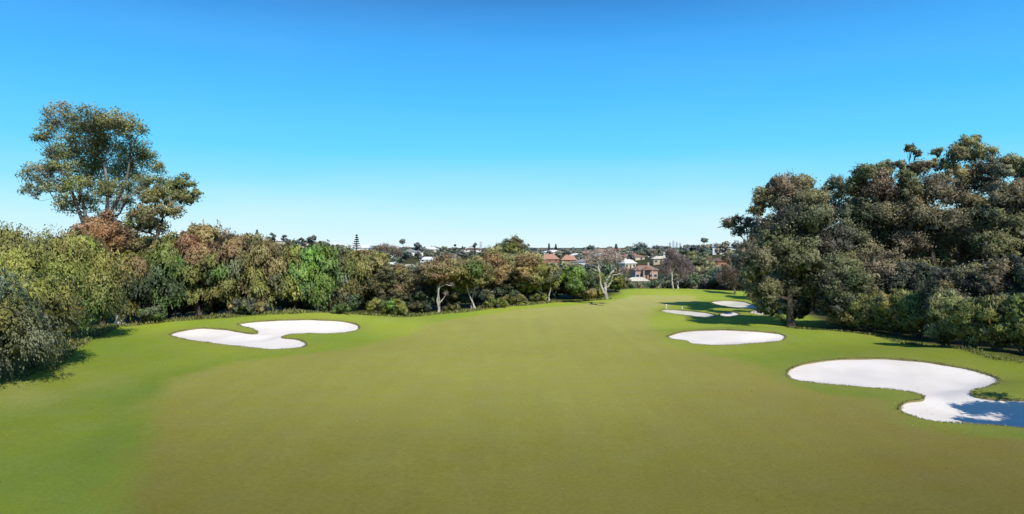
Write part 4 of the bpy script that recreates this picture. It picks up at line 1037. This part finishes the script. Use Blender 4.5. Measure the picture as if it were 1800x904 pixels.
fringe([(1345, 535), (1400, 578), (1440, 580), (1540, 591), (1640, 610), (1740, 630), (1800, 639), (1860, 652)], 5000, .8, .06, .25, 'long_grass', 'long grass fringing the right hedge', (.24, .27, .07))

n = 260; lx = rng.uniform(-26, 24, n); ly = rng.uniform(15, 62, n); acc = Acc()
put_leaves(acc, np.column_stack([lx, ly, H(lx, ly) + .02]), rng.uniform(.05, .14, n), rng.uniform(.03, .06, n), unit(rng.normal(size=(n, 3)) * [1, 1, .15]), unit(rng.normal(0, .3, (n, 3)) + [0, 0, 1]), np.tile((0, 0, 1.), (n, 1)), np.tile((.38, .34, .16), (n, 1)) * (1 + rng.normal(0, .3, (n, 1))))
o = link('fallen_leaves', acc.mesh('fallen_leaves'), M_LEAF); tag(o, 'tiny pale fallen leaves scattered over the near fairway', 'leaves', kind='stuff')

acc = Acc()
for bi, b in enumerate(BUNKERS):
    p = np.vstack([b['poly'], b['poly'][:1]]); seg = np.hypot(*np.diff(p, axis=0).T); cum = np.concatenate([[0], np.cumsum(seg)]); n = int(cum[-1] * (110 if bi < 3 else 50))
    t_ = rng.random(n) * cum[-1]; x = np.interp(t_, cum, p[:, 0]); y = np.interp(t_, cum, p[:, 1]); cc = b['poly'].mean(0)
    k_ = np.minimum(np.searchsorted(cum, t_, side='right') - 1, len(seg) - 1); tn = (p[k_ + 1] - p[k_]) / seg[k_][:, None]; nr = np.column_stack([tn[:, 1], -tn[:, 0]]) * (1 if b['ccw'] else -1)
    ragged = .5 + .5 * np.sin(t_ * 2.3) * np.sin(t_ * .9 + 2); off = rng.normal(.06, .07, n) - .06 * ragged
    x = x + nr[:, 0] * off; y = y + nr[:, 1] * off; hh = rng.uniform(.03, .10, n) * (.5 + ragged)
    dirs = unit(np.column_stack([rng.normal(0, .6, n) - nr[:, 0] * .5, rng.normal(0, .6, n) - nr[:, 1] * .5, np.ones(n) * .8]))
    put_leaves(acc, np.column_stack([x, y, H(x, y) + hh * .3]), hh, np.full(n, .035), dirs, unit(rng.normal(size=(n, 3))), unit(rng.normal(0, .3, (n, 3)) + [0, 0, 1]), np.array((.38, .37, .12)) * (1 + rng.normal(0, .25, (n, 1))))
o = link('rim_grass', acc.mesh('rim_grass'), M_LEAF); tag(o, 'ragged grass overhanging the rims of the sand bunkers', 'grass', kind='stuff')

# ------------------------------------------------------------------ light
SUN_DIR = np.array([.42, -.91]); SUN_DIR /= np.linalg.norm(SUN_DIR); EL = R(41)
to_sun = Vector((SUN_DIR[0] * math.cos(EL), SUN_DIR[1] * math.cos(EL), math.sin(EL)))
sl = bpy.data.lights.new('sun', 'SUN'); sl.energy = 4.6; sl.angle = R(.53); sl.color = (1.0, .955, .88)
so = bpy.data.objects.new('sun', sl); COL.objects.link(so); so.rotation_euler = to_sun.to_track_quat('Z', 'Y').to_euler(); so.location = (20, -30, 60)
wd = bpy.data.worlds.new('World'); SC.world = wd; wd.use_nodes = True
nt = wd.node_tree; nt.nodes.clear()
sk = nt.nodes.new('ShaderNodeTexSky'); sk.sky_type = 'NISHITA'; sk.sun_disc = False; sk.sun_elevation = EL
sk.sun_rotation = math.atan2(to_sun.x, to_sun.y); sk.air_density = 1.0; sk.dust_density = .4; sk.ozone_density = 2.2; sk.altitude = 0
tc = nt.nodes.new('ShaderNodeTexCoord'); sx = nt.nodes.new('ShaderNodeSeparateXYZ'); nt.links.new(tc.outputs['Generated'], sx.inputs[0])
cr = nt.nodes.new('ShaderNodeValToRGB'); el = cr.color_ramp.elements
STOPS = [(0, (.80, .99, 1.05)), (.015, (.70, .97, 1.06)), (.05, (.50, .92, 1.08)), (.09, (.28, .82, 1.10)), (.14, (.125, .71, 1.12)), (.20, (.08, .59, 1.12)), (.28, (.05, .44, 1.04)), (.325, (.04, .31, .82)), (.36, (.03, .19, .55)), (1, (.022, .10, .32))]
el[0].position = 0; el[0].color = (*STOPS[0][1], 1); el[1].position = 1; el[1].color = (*STOPS[-1][1], 1)
for p_, c_ in STOPS[1:-1]:
    e_ = el.new(p_); e_.color = (*c_, 1)
nt.links.new(sx.outputs['Z'], cr.inputs[0])
sc_ = nt.nodes.new('ShaderNodeVectorMath'); sc_.operation = 'SCALE'; sc_.inputs['Scale'].default_value = 10.0; nz = nt.nodes.new('ShaderNodeTexNoise'); nz.inputs['Scale'].default_value = 2.2; nz.inputs['Detail'].default_value = 5
mpz = nt.nodes.new('ShaderNodeMapping'); mpz.inputs['Scale'].default_value = (1, 1, 7); nt.links.new(tc.outputs['Generated'], mpz.inputs[0]); nt.links.new(mpz.outputs[0], nz.inputs['Vector'])
hz = nt.nodes.new('ShaderNodeMapRange'); hz.inputs[1].default_value = .42; hz.inputs[2].default_value = .75; hz.inputs[3].default_value = 0; hz.inputs[4].default_value = .5; nt.links.new(nz.outputs['Fac'], hz.inputs[0])
lo_ = nt.nodes.new('ShaderNodeMapRange'); lo_.inputs[1].default_value = 0.0; lo_.inputs[2].default_value = .13; lo_.inputs[3].default_value = 1; lo_.inputs[4].default_value = 0.06; nt.links.new(sx.outputs['Z'], lo_.inputs[0])
ml = nt.nodes.new('ShaderNodeMath'); ml.operation = 'MULTIPLY'; nt.links.new(hz.outputs[0], ml.inputs[0]); nt.links.new(lo_.outputs[0], ml.inputs[1])
mh = nt.nodes.new('ShaderNodeMix'); mh.data_type = 'RGBA'; mh.inputs['B'].default_value = (.85, .97, 1.04, 1); nt.links.new(ml.outputs[0], mh.inputs['Factor']); nt.links.new(cr.outputs[0], mh.inputs['A'])
nt.links.new(mh.outputs['Result'], sc_.inputs[0])
mxw = nt.nodes.new('ShaderNodeMix'); mxw.data_type = 'RGBA'; mxw.inputs['Factor'].default_value = .90
nt.links.new(sk.outputs[0], mxw.inputs['A']); nt.links.new(sc_.outputs[0], mxw.inputs['B'])
bg = nt.nodes.new('ShaderNodeBackground'); bg.inputs['Strength'].default_value = .10
ow = nt.nodes.new('ShaderNodeOutputWorld')
nt.links.new(mxw.outputs['Result'], bg.inputs['Color']); nt.links.new(bg.outputs[0], ow.inputs[0])
SC.view_settings.view_transform = 'Standard'; SC.view_settings.look = 'None'; SC.view_settings.exposure = 0; SC.view_settings.gamma = 1
SC.cycles.max_bounces = 9; SC.cycles.diffuse_bounces = 7; SC.cycles.transparent_max_bounces = 4
print('LEAVES', STAT['leaves'], 'objects', len(bpy.data.objects))
